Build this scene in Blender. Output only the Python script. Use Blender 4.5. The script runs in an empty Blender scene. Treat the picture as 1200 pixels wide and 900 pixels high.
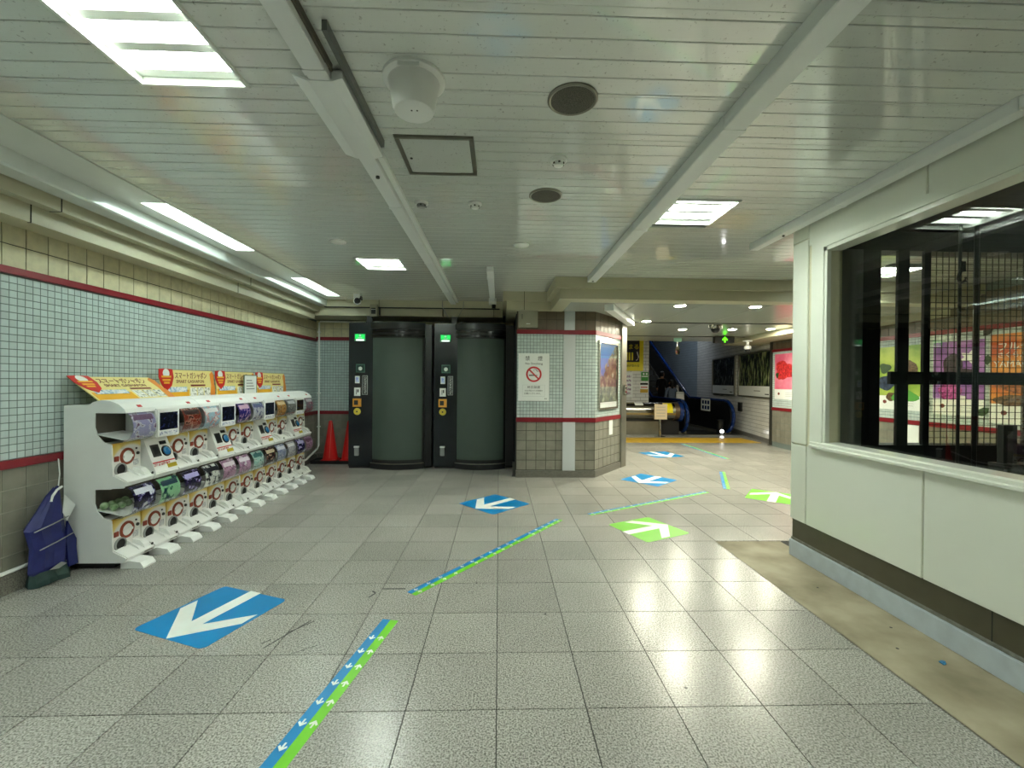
import bpy, bmesh, math, random
from mathutils import Vector, Matrix, Euler
random.seed(7)
SC = bpy.context.scene
COL = SC.collection

# ------------------------------------------------------------------ camera, world, exposure
CAMH = 1.45
FPX, YAW, PITCH, ROLL = 506.0, 0.02997, -0.00586, 0.00817
cam_d = bpy.data.cameras.new('camera')
cam = bpy.data.objects.new('camera', cam_d)
COL.objects.link(cam)
cam_d.sensor_fit = 'HORIZONTAL'
cam_d.sensor_width = 36.0
cam_d.lens = 36.0 * FPX / 1200.0
cam_d.clip_start = 0.05
_f = Vector((math.sin(YAW) * math.cos(PITCH), math.cos(YAW) * math.cos(PITCH), math.sin(PITCH)))
_r = Vector((math.cos(YAW), -math.sin(YAW), 0))
_u = _r.cross(_f)
_c, _s = math.cos(ROLL), math.sin(ROLL)
_r2, _u2 = _c * _r + _s * _u, _c * _u - _s * _r
cam.matrix_world = Matrix(((_r2.x, _u2.x, -_f.x, 0), (_r2.y, _u2.y, -_f.y, 0), (_r2.z, _u2.z, -_f.z, CAMH), (0, 0, 0, 1)))
SC.camera = cam
world = bpy.data.worlds.new('world')
SC.world = world
world.use_nodes = True
world.node_tree.nodes['Background'].inputs[0].default_value = (0.8, 1.0, 0.9, 1)
world.node_tree.nodes['Background'].inputs[1].default_value = 0.02
SC.view_settings.view_transform = 'Standard'
SC.view_settings.look = 'None'
SC.view_settings.gamma = 1.0
SC.view_settings.use_curve_mapping = False
SC.view_settings.exposure = 1.2
TUBE, TUBE_L, DOWN = 37.0, 7.5, 400.0      # strength of the square, linear and round ceiling lamps
CEIL, LOWC = 2.78, 2.52

# ------------------------------------------------------------------ materials
def lin(c):
    out = []
    for v in c[:3]:
        v = v / 255.0
        out.append(v / 12.92 if v <= 0.04045 else ((v + 0.055) / 1.055) ** 2.4)
    return (out[0], out[1], out[2], 1.0)

MATS = {}
def newmat(name):
    m = bpy.data.materials.new(name)
    m.use_nodes = True
    nt = m.node_tree
    return m, nt, nt.nodes['Principled BSDF']

def mat(name, col, rough=0.5, metal=0.0, spec=0.5, vary=0.0, noise=0.0, nscale=8.0, coat=0.0, bump=0.0, col2=None):
    """plain procedural material: base colour with noise mottling, optional per-piece variation"""
    if name in MATS:
        return MATS[name]
    m, nt, b = newmat(name)
    b.inputs['Roughness'].default_value = rough
    b.inputs['Metallic'].default_value = metal
    b.inputs['Specular IOR Level'].default_value = spec
    b.inputs['Coat Weight'].default_value = coat
    b.inputs['Coat Roughness'].default_value = 0.08
    c1 = lin(col)
    c2 = lin(col2) if col2 else tuple(min(1, v * (1 - noise)) for v in c1[:3]) + (1,)
    tc = nt.nodes.new('ShaderNodeTexCoord')
    last = None
    n = nt.nodes.new('ShaderNodeTexNoise')
    n.inputs['Scale'].default_value = nscale
    n.inputs['Detail'].default_value = 4
    geo = nt.nodes.new('ShaderNodeNewGeometry')
    nt.links.new(geo.outputs['Position'], n.inputs['Vector'])
    mx = nt.nodes.new('ShaderNodeMix'); mx.data_type = 'RGBA'
    mx.inputs['A'].default_value = c1; mx.inputs['B'].default_value = c2
    rr = nt.nodes.new('ShaderNodeValToRGB')
    rr.color_ramp.elements[0].position = 0.35; rr.color_ramp.elements[1].position = 0.7
    nt.links.new(n.outputs['Fac'], rr.inputs[0])
    nt.links.new(rr.outputs['Color'], mx.inputs['Factor'])
    last = mx.outputs['Result']
    if vary:
        oi = nt.nodes.new('ShaderNodeObjectInfo')
        ad = nt.nodes.new('ShaderNodeMath'); ad.operation = 'ADD'
        nt.links.new(oi.outputs['Random'], ad.inputs[0]); nt.links.new(geo.outputs['Random Per Island'], ad.inputs[1])
        fr = nt.nodes.new('ShaderNodeMath'); fr.operation = 'FRACT'
        nt.links.new(ad.outputs[0], fr.inputs[0])
        mr = nt.nodes.new('ShaderNodeMapRange')
        mr.inputs['To Min'].default_value = 1 - vary; mr.inputs['To Max'].default_value = 1 + vary
        nt.links.new(fr.outputs[0], mr.inputs['Value'])
        h = nt.nodes.new('ShaderNodeHueSaturation')
        nt.links.new(mr.outputs['Result'], h.inputs['Value']); nt.links.new(last, h.inputs['Color'])
        last = h.outputs['Color']
    nt.links.new(last, b.inputs['Base Color'])
    if bump:
        bp = nt.nodes.new('ShaderNodeBump'); bp.inputs['Strength'].default_value = bump; bp.inputs['Distance'].default_value = 0.01
        nt.links.new(n.outputs['Fac'], bp.inputs['Height']); nt.links.new(bp.outputs['Normal'], b.inputs['Normal'])
    MATS[name] = m
    return m

def emis(name, col, strength):
    if name in MATS:
        return MATS[name]
    m, nt, b = newmat(name)
    b.inputs['Base Color'].default_value = lin(col)
    b.inputs['Emission Color'].default_value = lin(col)
    b.inputs['Emission Strength'].default_value = strength
    MATS[name] = m
    return m

def glassmat(name, tint=(1, 1, 1), ior=1.5, rough=0.0):
    if name in MATS:
        return MATS[name]
    m, nt, b = newmat(name)
    nt.nodes.remove(b)
    out = nt.nodes['Material Output']
    tr = nt.nodes.new('ShaderNodeBsdfTransparent'); tr.inputs[0].default_value = tint + (1,)
    gl = nt.nodes.new('ShaderNodeBsdfGlossy'); gl.inputs['Roughness'].default_value = rough
    f0 = ((ior - 1) / (ior + 1)) ** 2
    lw = nt.nodes.new('ShaderNodeLayerWeight'); lw.inputs['Blend'].default_value = 0.5
    pw = nt.nodes.new('ShaderNodeMath'); pw.operation = 'POWER'; pw.inputs[1].default_value = 5.0
    nt.links.new(lw.outputs['Facing'], pw.inputs[0])
    fr = nt.nodes.new('ShaderNodeMath'); fr.operation = 'MULTIPLY_ADD'; fr.inputs[1].default_value = 1 - f0; fr.inputs[2].default_value = f0
    nt.links.new(pw.outputs[0], fr.inputs[0])
    mx = nt.nodes.new('ShaderNodeMixShader')
    nt.links.new(fr.outputs[0], mx.inputs[0]); nt.links.new(tr.outputs[0], mx.inputs[1]); nt.links.new(gl.outputs[0], mx.inputs[2])
    nt.links.new(mx.outputs[0], out.inputs[0])
    MATS[name] = m
    return m

def printmat(name, stops, scale=6.0, rough=0.35, kind='noise', axis_scale=(1, 1, 1), obj_coords=True):
    """flat print: blotches of several colours"""
    if name in MATS:
        return MATS[name]
    m, nt, b = newmat(name)
    b.inputs['Roughness'].default_value = rough
    tc = nt.nodes.new('ShaderNodeTexCoord')
    mp = nt.nodes.new('ShaderNodeMapping'); mp.inputs['Scale'].default_value = axis_scale
    mp.inputs['Location'].default_value = (random.random() * 9, random.random() * 9, random.random() * 9)
    nt.links.new(tc.outputs['Object'], mp.inputs['Vector'])
    if kind == 'noise':
        n = nt.nodes.new('ShaderNodeTexNoise'); n.inputs['Detail'].default_value = 5; n.inputs['Scale'].default_value = scale
        src = n.outputs['Fac']
    else:
        n = nt.nodes.new('ShaderNodeTexVoronoi'); n.inputs['Scale'].default_value = scale
        src = n.outputs['Distance']
    nt.links.new(mp.outputs[0], n.inputs['Vector'])
    rr = nt.nodes.new('ShaderNodeValToRGB')
    els = rr.color_ramp.elements
    els[0].position = stops[0][0]; els[0].color = lin(stops[0][1])
    els[1].position = stops[-1][0]; els[1].color = lin(stops[-1][1])
    for p, c in stops[1:-1]:
        e = els.new(p); e.color = lin(c)
    nt.links.new(src, rr.inputs[0]); nt.links.new(rr.outputs[0], b.inputs['Base Color'])
    MATS[name] = m
    return m

# floor granite
def granite(name, a, bcol, c, rough):
    m, nt, b = newmat(name)
    geo = nt.nodes.new('ShaderNodeNewGeometry')
    oi = nt.nodes.new('ShaderNodeObjectInfo')
    n1 = nt.nodes.new('ShaderNodeTexNoise'); n1.inputs['Scale'].default_value = 130; n1.inputs['Detail'].default_value = 2
    n2 = nt.nodes.new('ShaderNodeTexNoise'); n2.inputs['Scale'].default_value = 1.3; n2.inputs['Detail'].default_value = 5
    n3 = nt.nodes.new('ShaderNodeTexVoronoi'); n3.inputs['Scale'].default_value = 95
    for n in (n1, n2, n3):
        nt.links.new(geo.outputs['Position'], n.inputs['Vector'])
    r1 = nt.nodes.new('ShaderNodeValToRGB')
    e = r1.color_ramp.elements
    e[0].position = 0.33; e[0].color = lin(bcol); e[1].position = 0.62; e[1].color = lin(a)
    nt.links.new(n1.outputs['Fac'], r1.inputs[0])
    r3 = nt.nodes.new('ShaderNodeValToRGB')
    r3.color_ramp.elements[0].position = 0.12; r3.color_ramp.elements[0].color = (1, 1, 1, 1)
    r3.color_ramp.elements[1].position = 0.30; r3.color_ramp.elements[1].color = (0, 0, 0, 1)
    nt.links.new(n3.outputs['Distance'], r3.inputs[0])
    gate = nt.nodes.new('ShaderNodeMath'); gate.operation = 'MULTIPLY'; gate.inputs[1].default_value = 0.55
    nt.links.new(r3.outputs[0], gate.inputs[0])
    m1 = nt.nodes.new('ShaderNodeMix'); m1.data_type = 'RGBA'; m1.inputs['B'].default_value = lin(c)
    nt.links.new(gate.outputs[0], m1.inputs['Factor']); nt.links.new(r1.outputs[0], m1.inputs['A'])
    ad = nt.nodes.new('ShaderNodeMath'); ad.operation = 'ADD'
    nt.links.new(oi.outputs['Random'], ad.inputs[0]); nt.links.new(geo.outputs['Random Per Island'], ad.inputs[1])
    fr = nt.nodes.new('ShaderNodeMath'); fr.operation = 'FRACT'; nt.links.new(ad.outputs[0], fr.inputs[0])
    mr = nt.nodes.new('ShaderNodeMapRange'); mr.inputs['To Min'].default_value = 0.88; mr.inputs['To Max'].default_value = 1.07
    nt.links.new(fr.outputs[0], mr.inputs['Value'])
    m2 = nt.nodes.new('ShaderNodeMapRange'); m2.inputs['From Min'].default_value = 0.3; m2.inputs['From Max'].default_value = 0.7
    m2.inputs['To Min'].default_value = 0.88; m2.inputs['To Max'].default_value = 1.06
    nt.links.new(n2.outputs['Fac'], m2.inputs['Value'])
    mu = nt.nodes.new('ShaderNodeMath'); mu.operation = 'MULTIPLY'
    nt.links.new(mr.outputs[0], mu.inputs[0]); nt.links.new(m2.outputs[0], mu.inputs[1])
    h = nt.nodes.new('ShaderNodeVectorMath'); h.operation = 'SCALE'
    nt.links.new(mu.outputs[0], h.inputs['Scale']); nt.links.new(m1.outputs['Result'], h.inputs[0])
    nt.links.new(h.outputs[0], b.inputs['Base Color'])
    b.inputs['Roughness'].default_value = rough
    MATS[name] = m
    return m

# slatted metal ceiling: glossy paint with dust specks
def ceilmat(name, col, rough, coat=1.0, coat_rough=0.05):
    m, nt, b = newmat(name)
    geo = nt.nodes.new('ShaderNodeNewGeometry')
    n1 = nt.nodes.new('ShaderNodeTexNoise'); n1.inputs['Scale'].default_value = 70; n1.inputs['Detail'].default_value = 4
    n2 = nt.nodes.new('ShaderNodeTexNoise'); n2.inputs['Scale'].default_value = 1.1; n2.inputs['Detail'].default_value = 3
    nt.links.new(geo.outputs['Position'], n1.inputs['Vector']); nt.links.new(geo.outputs['Position'], n2.inputs['Vector'])
    r1 = nt.nodes.new('ShaderNodeValToRGB')
    r1.color_ramp.elements[0].position = 0.27; r1.color_ramp.elements[0].color = (0.3, 0.3, 0.28, 1)
    r1.color_ramp.elements[1].position = 0.36; r1.color_ramp.elements[1].color = (1, 1, 1, 1)
    nt.links.new(n1.outputs['Fac'], r1.inputs[0])
    mx = nt.nodes.new('ShaderNodeMix'); mx.data_type = 'RGBA'; mx.blend_type = 'MULTIPLY'; mx.inputs['Factor'].default_value = 0.6
    c = lin(col)
    mx.inputs['A'].default_value = c
    nt.links.new(r1.outputs[0], mx.inputs['B'])
    nt.links.new(mx.outputs['Result'], b.inputs['Base Color'])
    b.inputs['Roughness'].default_value = rough
    b.inputs['Specular IOR Level'].default_value = 0.6
    b.inputs['Coat Weight'].default_value = coat; b.inputs['Coat Roughness'].default_value = coat_rough; b.inputs['Coat IOR'].default_value = 1.75
    MATS[name] = m
    return m

FLOOR = granite('floor_granite', (186, 184, 176), (100, 99, 92), (56, 56, 52), 0.25)
BASEG = granite('baseboard_granite', (128, 126, 116), (84, 82, 74), (50, 49, 45), 0.4)
CEILM = ceilmat('ceiling_paint', (224, 229, 223), 0.16)
LOWCM = ceilmat('low_ceiling_panel', (196, 200, 190), 0.22, 0.35, 0.10)
GAP = mat('dark_gap', (40, 42, 40), 0.9)
GROUT = mat('grout', (112, 124, 120), 0.9)
GROUT_D = mat('dark_grout', (70, 69, 60), 0.9)
JOINT = mat('floor_joint', (52, 52, 48), 0.9)
MOSAIC = mat('white_mosaic', (196, 211, 208), 0.16, vary=0.07, noise=0.06, nscale=2)
BEIGE = mat('beige_tile', (212, 205, 168), 0.35, vary=0.06, noise=0.16, nscale=18)
GREYT = mat('grey_tile', (136, 134, 121), 0.35, vary=0.08, noise=0.2, nscale=10)
BROWNT = mat('brown_tile', (104, 92, 74), 0.35, vary=0.08, noise=0.2, nscale=10)
SUBWAY = mat('white_brick_tile', (232, 233, 228), 0.18, vary=0.05, noise=0.05, nscale=3)
RED = mat('red_trim', (132, 26, 38), 0.3, noise=0.15)
CREAM = mat('cream_beam', (190, 186, 158), 0.45, noise=0.08, nscale=3)
WHITE = mat('white_paint', (226, 230, 224), 0.3, noise=0.05, nscale=4)
TRUNK = mat('trunking_white', (238, 242, 240), 0.35, noise=0.03, nscale=6)
ENAMEL = mat('enamel_panel', (232, 236, 222), 0.16, noise=0.03, nscale=2, coat=0.3)
CREAMF = mat('window_frame_cream', (206, 203, 172), 0.3, noise=0.06)
OLIVE = mat('olive_strip', (78, 74, 56), 0.3, noise=0.15)
PLINTH = mat('blue_grey_plinth', (190, 200, 206), 0.55, noise=0.12, nscale=12)
CONC = mat('bare_concrete', (158, 150, 126), 0.75, noise=0.35, nscale=3.2, bump=0.1, col2=(118, 110, 86))
PLASTW = mat('white_plastic', (244, 246, 242), 0.32, noise=0.03, nscale=6)
PLASTG = mat('grey_plastic', (150, 153, 150), 0.4)
BLACK = mat('black_paint', (14, 16, 19), 0.3)
PODC = mat('pod_navy_black', (20, 27, 33), 0.22, noise=0.1)
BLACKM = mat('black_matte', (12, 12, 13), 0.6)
STEEL = mat('stainless_steel', (176, 174, 164), 0.22, metal=1.0, noise=0.06)
STEELD = mat('brushed_steel', (150, 148, 136), 0.38, metal=0.9, noise=0.1)
DKMETAL = mat('dark_metal', (62, 64, 60), 0.45, metal=0.3)
GREYBOX = mat('grey_cabinet', (158, 156, 136), 0.4, noise=0.06)
BLUE = mat('sticker_blue', (0, 128, 190), 0.35, noise=0.1, nscale=5)
GREEN = mat('sticker_green', (112, 200, 28), 0.35, noise=0.1, nscale=5)
STWHITE = mat('sticker_white', (236, 240, 232), 0.4, noise=0.06, nscale=10)
YELLOWT = mat('tactile_yellow', (206, 166, 40), 0.5, noise=0.2, vary=0.05)
TXT = mat('text_black', (28, 28, 30), 0.6)
PAPER = mat('paper_white', (238, 242, 238), 0.5, noise=0.02)
CLEAR = glassmat('clear_plastic', (0.97, 0.98, 0.98), 1.4)
PANE = glassmat('window_glass', (0.96, 0.98, 0.96), 1.6)
LAMP = emis('lamp_cover', (247, 255, 247), TUBE)
LAMPL = emis('lamp_tube', (238, 255, 250), TUBE_L)
LAMPD = emis('downlight_glow', (255, 250, 225), DOWN)
REFL = mat('lamp_reflector', (235, 240, 232), 0.25)

# ------------------------------------------------------------------ mesh helpers
class MB:
    def __init__(s):
        s.v = []; s.f = []
    def add(s, vs, fs):
        o = len(s.v)
        s.v += [tuple(p) for p in vs]
        s.f += [tuple(i + o for i in f) for f in fs]
        return s
    def box(s, x0, x1, y0, y1, z0, z1):
        return s.add([(x0, y0, z0), (x1, y0, z0), (x1, y1, z0), (x0, y1, z0), (x0, y0, z1), (x1, y0, z1), (x1, y1, z1), (x0, y1, z1)],
                     [(0, 3, 2, 1), (4, 5, 6, 7), (0, 1, 5, 4), (1, 2, 6, 5), (2, 3, 7, 6), (3, 0, 4, 7)])
    def prism(s, poly, a0, a1, axis='z'):
        """extrude a 2-D polygon; axis z: (x,y), axis x: (y,z), axis y: (x,z)"""
        n = len(poly)
        def P(p, a):
            return {'z': (p[0], p[1], a), 'x': (a, p[0], p[1]), 'y': (p[0], a, p[1])}[axis]
        vs = [P(p, a0) for p in poly] + [P(p, a1) for p in poly]
        fs = [tuple(range(n - 1, -1, -1)), tuple(range(n, 2 * n))]
        fs += [(i, (i + 1) % n, n + (i + 1) % n, n + i) for i in range(n)]
        return s.add(vs, fs)
    def lathe(s, prof, c=(0, 0, 0), axis='z', n=24, cap=True):
        """prof: list of (radius, height)"""
        vs = []; fs = []
        for r, h in prof:
            for k in range(n):
                a = 2 * math.pi * k / n
                p = (r * math.cos(a), r * math.sin(a), h)
                if axis == 'x': p = (p[2], p[0], p[1])
                if axis == 'y': p = (p[0], -p[2], p[1])
                vs.append((p[0] + c[0], p[1] + c[1], p[2] + c[2]))
        for j in range(len(prof) - 1):
            for k in range(n):
                fs.append((j * n + k, j * n + (k + 1) % n, (j + 1) * n + (k + 1) % n, (j + 1) * n + k))
        if cap:
            fs.append(tuple(range(n - 1, -1, -1)))
            fs.append(tuple(range((len(prof) - 1) * n, len(prof) * n)))
        return s.add(vs, fs)
    def tube(s, pts, r, n=8):
        pts = [Vector(p) for p in pts]
        vs = []; fs = []
        for i, p in enumerate(pts):
            d = (pts[min(i + 1, len(pts) - 1)] - pts[max(i - 1, 0)]).normalized()
            up = Vector((0, 0, 1)) if abs(d.z) < 0.9 else Vector((1, 0, 0))
            a = d.cross(up).normalized(); b = a.cross(d)
            for k in range(n):
                t = 2 * math.pi * k / n
                vs.append(p + r * (math.cos(t) * a + math.sin(t) * b))
        for i in range(len(pts) - 1):
            for k in range(n):
                fs.append((i * n + k, i * n + (k + 1) % n, (i + 1) * n + (k + 1) % n, (i + 1) * n + k))
        fs.append(tuple(range(n - 1, -1, -1))); fs.append(tuple(range((len(pts) - 1) * n, len(pts) * n)))
        return s.add(vs, fs)
    def sweep(s, path, prof_fn):
        """path: list of stations; prof_fn(station)->list of 3-D points (closed loop)"""
        loops = [prof_fn(p) for p in path]
        n = len(loops[0]); vs = [q for l in loops for q in l]; fs = []
        for i in range(len(loops) - 1):
            for k in range(n):
                fs.append((i * n + k, i * n + (k + 1) % n, (i + 1) * n + (k + 1) % n, (i + 1) * n + k))
        fs.append(tuple(range(n - 1, -1, -1))); fs.append(tuple(range((len(loops) - 1) * n, len(loops) * n)))
        return s.add(vs, fs)
    def mesh(s, name, bevel=0.0, smooth=False):
        me = bpy.data.meshes.new(name)
        me.from_pydata(s.v, [], s.f)
        bm = bmesh.new(); bm.from_mesh(me)
        if bevel:
            es = [e for e in bm.edges if len(e.link_faces) == 2 and e.calc_face_angle(0) > 0.5]
            bmesh.ops.bevel(bm, geom=es, offset=bevel, segments=2, affect='EDGES', clamp_overlap=True)
        bmesh.ops.recalc_face_normals(bm, faces=bm.faces)
        bm.to_mesh(me); bm.free()
        if smooth:
            for p in me.polygons: p.use_smooth = True
            me.set_sharp_from_angle(angle=math.radians(40))
        return me

def obj(name, mb, m, parent=None, bevel=0.0, smooth=False, loc=None, rot=None):
    me = mb.mesh(name, bevel, smooth) if isinstance(mb, MB) else mb
    if m is not None and not me.materials: me.materials.append(m)
    o = bpy.data.objects.new(name, me)
    COL.objects.link(o)
    if parent: o.parent = parent
    if loc is not None: o.location = loc
    if rot is not None: o.rotation_euler = rot
    return o
def tag(o, label, cat, group=None):
    o['label'] = label; o['category'] = cat
    if group: o['group'] = group
    return o
def thing(name, label, cat, loc=(0, 0, 0), rotz=0.0, group=None):
    o = bpy.data.objects.new(name, None); o.empty_display_size = 0.1
    COL.objects.link(o); o.location = loc; o.rotation_euler = (0, 0, rotz)
    return tag(o, label, cat, group)
def struct(name, mb, m, label=None, parent=None, bevel=0.0, loc=None):
    o = obj(name, mb, m, parent, bevel, loc=loc)
    o['kind'] = 'structure'
    if label: o['label'] = label; o['category'] = name.split('_')[0]
    return o
def B(*a): return MB().box(*a)

TXTC = {}
def text(name, body, size, m, parent, loc, rot=(math.pi / 2, 0, 0), width=None, ext=0.0006, align='CENTER'):
    key = (body, size, width, align)
    if key not in TXTC:
        cu = bpy.data.curves.new('t', 'FONT'); cu.body = body; cu.size = size
        cu.align_x = align; cu.align_y = 'CENTER'; cu.resolution_u = 2; cu.extrude = ext
        o = bpy.data.objects.new('t', cu); COL.objects.link(o)
        bpy.context.view_layer.update()
        me = bpy.data.meshes.new_from_object(o.evaluated_get(bpy.context.evaluated_depsgraph_get()))
        bpy.data.objects.remove(o); bpy.data.curves.remove(cu)
        if width and len(me.vertices):
            w = max(v.co.x for v in me.vertices) - min(v.co.x for v in me.vertices)
            for v in me.vertices: v.co.x *= width / w
        me.materials.clear()
        TXTC[key] = me
    me = TXTC[key]
    if me.materials and me.materials[0] != m:
        me = me.copy(); me.materials.clear()
    if not me.materials: me.materials.append(m)
    o = bpy.data.objects.new(name, me); COL.objects.link(o)
    o.parent = parent; o.location = loc; o.rotation_euler = rot
    return o

CAMP = Vector((0, 0, CAMH))
def in_view(p, margin=0.03):
    d = Vector(p) - CAMP
    z = d.dot(_f)
    if z < 0.2: return False
    x = FPX * d.dot(_r2) / z; y = FPX * d.dot(_u2) / z
    return abs(x) < 600 * (1 + margin) and abs(y) < 450 * (1 + margin)

def tiles(parent, name, rest, origin, u, v, L, Hh, pu, pv, gap, thick, m, limit=300, skip=None, off=(0, 0), minpx=0, offset_rows=False):
    """field of proud tiles on a plane: origin corner, unit vectors u,v, normal n = u x v, tiles cut at the field's edge.
    the pieces that show largest become objects, the rest one joined part"""
    origin, u, v = Vector(origin), Vector(u), Vector(v)
    n = u.cross(v)
    cells = []
    j = -1
    while True:
        b0 = off[1] + j * pv; b1 = b0 + pv
        j += 1
        if b0 >= Hh: break
        b0, b1 = max(b0, 0), min(b1, Hh)
        if b1 - b0 < gap * 1.5: continue
        i = -1
        while True:
            a0 = off[0] + i * pu + (pu / 2 if offset_rows and j % 2 else 0) - (pu if offset_rows else 0); a1 = a0 + pu
            i += 1
            if a0 >= L: break
            a0, a1 = max(a0, 0), min(a1, L)
            if a1 - a0 < gap * 1.5: continue
            c = origin + u * (a0 + a1) / 2 + v * (b0 + b1) / 2
            if skip and skip(c): continue
            w, h = a1 - a0 - gap, b1 - b0 - gap
            d = (c - CAMP)
            sz = w * h * abs(d.normalized().dot(n)) / d.length_squared * FPX * FPX
            cells.append((sz if in_view(c) else 0, c, round(w, 4), round(h, 4)))
    cells.sort(key=lambda t: -t[0])
    cache = {}
    rot = Matrix((u, v, n)).transposed()
    mb = MB(); k = 0
    for sz, c, w, h in cells:
        if k < limit and sz > minpx * minpx and sz > 0:
            key = (w, h)
            if key not in cache:
                cache[key] = B(-w / 2, w / 2, -h / 2, h / 2, -0.002, thick).mesh(name); cache[key].materials.append(m)
            o = bpy.data.objects.new(name, cache[key]); COL.objects.link(o)
            o.matrix_world = Matrix.Translation(c) @ rot.to_4x4()
            o.parent = parent
            k += 1
        else:
            A, Bv, N = u * w / 2, v * h / 2, n * thick
            q = [c - A - Bv, c + A - Bv, c + A + Bv, c - A + Bv]
            mb.add([p - n * 0.002 for p in q] + [p + N for p in q], [(4, 5, 6, 7), (0, 1, 5, 4), (1, 2, 6, 5), (2, 3, 7, 6), (3, 0, 4, 7)])
    if mb.v:
        me = bpy.data.meshes.new(rest); me.from_pydata(mb.v, [], mb.f); me.materials.append(m)
        o = bpy.data.objects.new(rest, me); COL.objects.link(o); o.parent = parent; o['kind'] = 'stuff'
    return k

X3, Y3, Z3 = Vector((1, 0, 0)), Vector((0, 1, 0)), Vector((0, 0, 1))

# ================================================================== FLOOR
floor = struct('floor', B(-3.45, 8.2, -5.0, 22.0, -0.15, -0.006), JOINT, 'grey granite tile floor of the concourse')
def floor_skip(c):
    return (c.x > 1.99 and c.y < 3.90) or (c.y > 10.35 and c.y < 11.25 and c.x > 2.6 and c.x < 6.4) or c.y > 12.0 and c.x > 3.2
tiles(floor, 'floor_tile', 'floor_tile_rest', (-3.3, -4.9, -0.006), X3, Y3, 10.2, 18.0, 0.4, 0.4, 0.005, 0.006, FLOOR, 300,
      floor_skip, off=(0.1, 0.4), minpx=6)
conc = obj('concrete_strip', B(1.995, 2.60, -4.9, 3.90, -0.02, -0.003), CONC, floor)
conc['label'] = 'bare concrete channel along the white wall'
obj('concrete_fillet', MB().prism([(1.99, -0.004), (2.0, 0.0), (1.99, 0.0)], -4.9, 3.9, 'y'), CONC, floor)
# tactile yellow band before the escalator
band = tiles(floor, 'tactile_tile', 'tactile_tile_rest', (2.7, 10.35, -0.006), X3, Y3, 3.72, 0.9, 0.3, 0.3, 0.008, 0.007, YELLOWT, 60)

# ================================================================== LEFT WALL
XL = -3.30
wl = struct('wall_left', B(XL - 0.15, XL, -5.0, 7.9, 0, 2.9), GROUT, 'left wall with white mosaic, beige and grey tiles')
tiles(wl, 'mosaic_tile', 'mosaic_tile_rest', (XL, 2.2, 0.895), Y3, Z3, 5.7, 1.25, 0.0497, 0.0497, 0.006, 0.004, MOSAIC, 300, off=(0.01, 0.0))
tiles(wl, 'beige_tile', 'beige_tile_rest', (XL, 0.6, 2.195), Y3, Z3, 7.3, 0.30, 0.1475, 0.15, 0.007, 0.006, BEIGE, 200, off=(0.0, 0.0))
tiles(wl, 'grey_tile', 'grey_tile_rest', (XL, 0.6, 0.13), Y3, Z3, 7.3, 0.705, 0.1475, 0.1475, 0.008, 0.006, GREYT, 200, off=(0.0, -0.03))
GRL = mat('light_grout', (158, 156, 142), 0.9)
obj('grout_bed', B(XL, XL + 0.002, 0.6, 7.9, 0.13, 0.835), GRL, wl)
obj('grout_bed', B(XL, XL + 0.002, 0.6, 7.9, 2.195, 2.495), GROUT_D, wl)
obj('red_rail', B(XL, XL + 0.022, -4.9, 7.9, 0.835, 0.893), RED, wl, 0.004)
obj('red_rail', B(XL, XL + 0.022, -4.9, 7.9, 2.145, 2.195), RED, wl, 0.004)
bl = struct('baseboard_left', B(XL, XL + 0.035, -4.9, 7.9, 0, 0.13), BASEG, 'dark granite skirting along the left wall')
obj('conduit', MB().tube([(XL + 0.03, -4.0, 0.148), (XL + 0.03, 3.34, 0.148)], 0.014), PLASTW, bl)
# stepped boxes above the tiles, trunking and lamp strip
t1 = struct('trim_1', MB().prism([(XL, 2.9), (XL, 2.478), (XL + 0.03, 2.478), (XL + 0.03, 2.468), (-3.08, 2.468), (-3.08, 2.585), (-3.0, 2.585), (-3.0, 2.70), (-2.99, 2.70), (-2.99, 2.9)], -4.9, 7.3, 'y'), CREAM, 'cream stepped boxing above the left wall tiles')
for y in (0.8, 3.05, 5.3):
    obj('seam', B(-3.081, -2.996, y - 0.003, y + 0.003, 2.583, 2.702), GAP, t1)
    obj('seam', B(-3.10, -3.077, y - 0.12, y - 0.114, 2.466, 2.585), GAP, t1)
t2 = struct('trim_2', MB().prism([(-2.852, 2.79), (-2.852, 2.682), (-2.862, 2.672), (-2.985, 2.668), (-2.985, 2.79)], -4.9, 7.25, 'y'), mat('gloss_trunking', (226, 232, 228), 0.14, noise=0.06, nscale=12), 'white cable trunking along the left lamp strip')
obj('seam', B(-2.9905, -2.9855, -4.9, 7.25, 2.69, 2.79), GAP, t2)

# ================================================================== CEILING
ceil = struct('ceiling', B(-3.45, 6.6, -5.0, 8.05, 2.90, 3.05), GAP, 'glossy white slatted metal ceiling')
LIGHTS = [(-1.38, 1.765), (-1.34, 4.965), (1.51, 3.33), (4.55, 4.95), (1.51, 0.12), (-1.38, -1.45), (1.51, -3.1)]
LW = 0.24
HATCH = (-0.585, -0.15, 2.36, 2.80)
holes = [(x - LW, x + LW, y - LW, y + LW) for x, y in LIGHTS] + [HATCH]
SP = 0.105
k = -62
def ranges(x0, x1, y0, y1):
    segs = [(x0, x1)]
    for hx0, hx1, hy0, hy1 in holes:
        if hy0 < y1 - 0.004 and hy1 > y0 + 0.004:
            ns = []
            for a, b in segs:
                if hx1 <= a or hx0 >= b: ns.append((a, b)); continue
                if hx0 - a > 0.01: ns.append((a, hx0))
                if b - hx1 > 0.01: ns.append((hx1, b))
            segs = ns
    return segs
scache = {}
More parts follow.
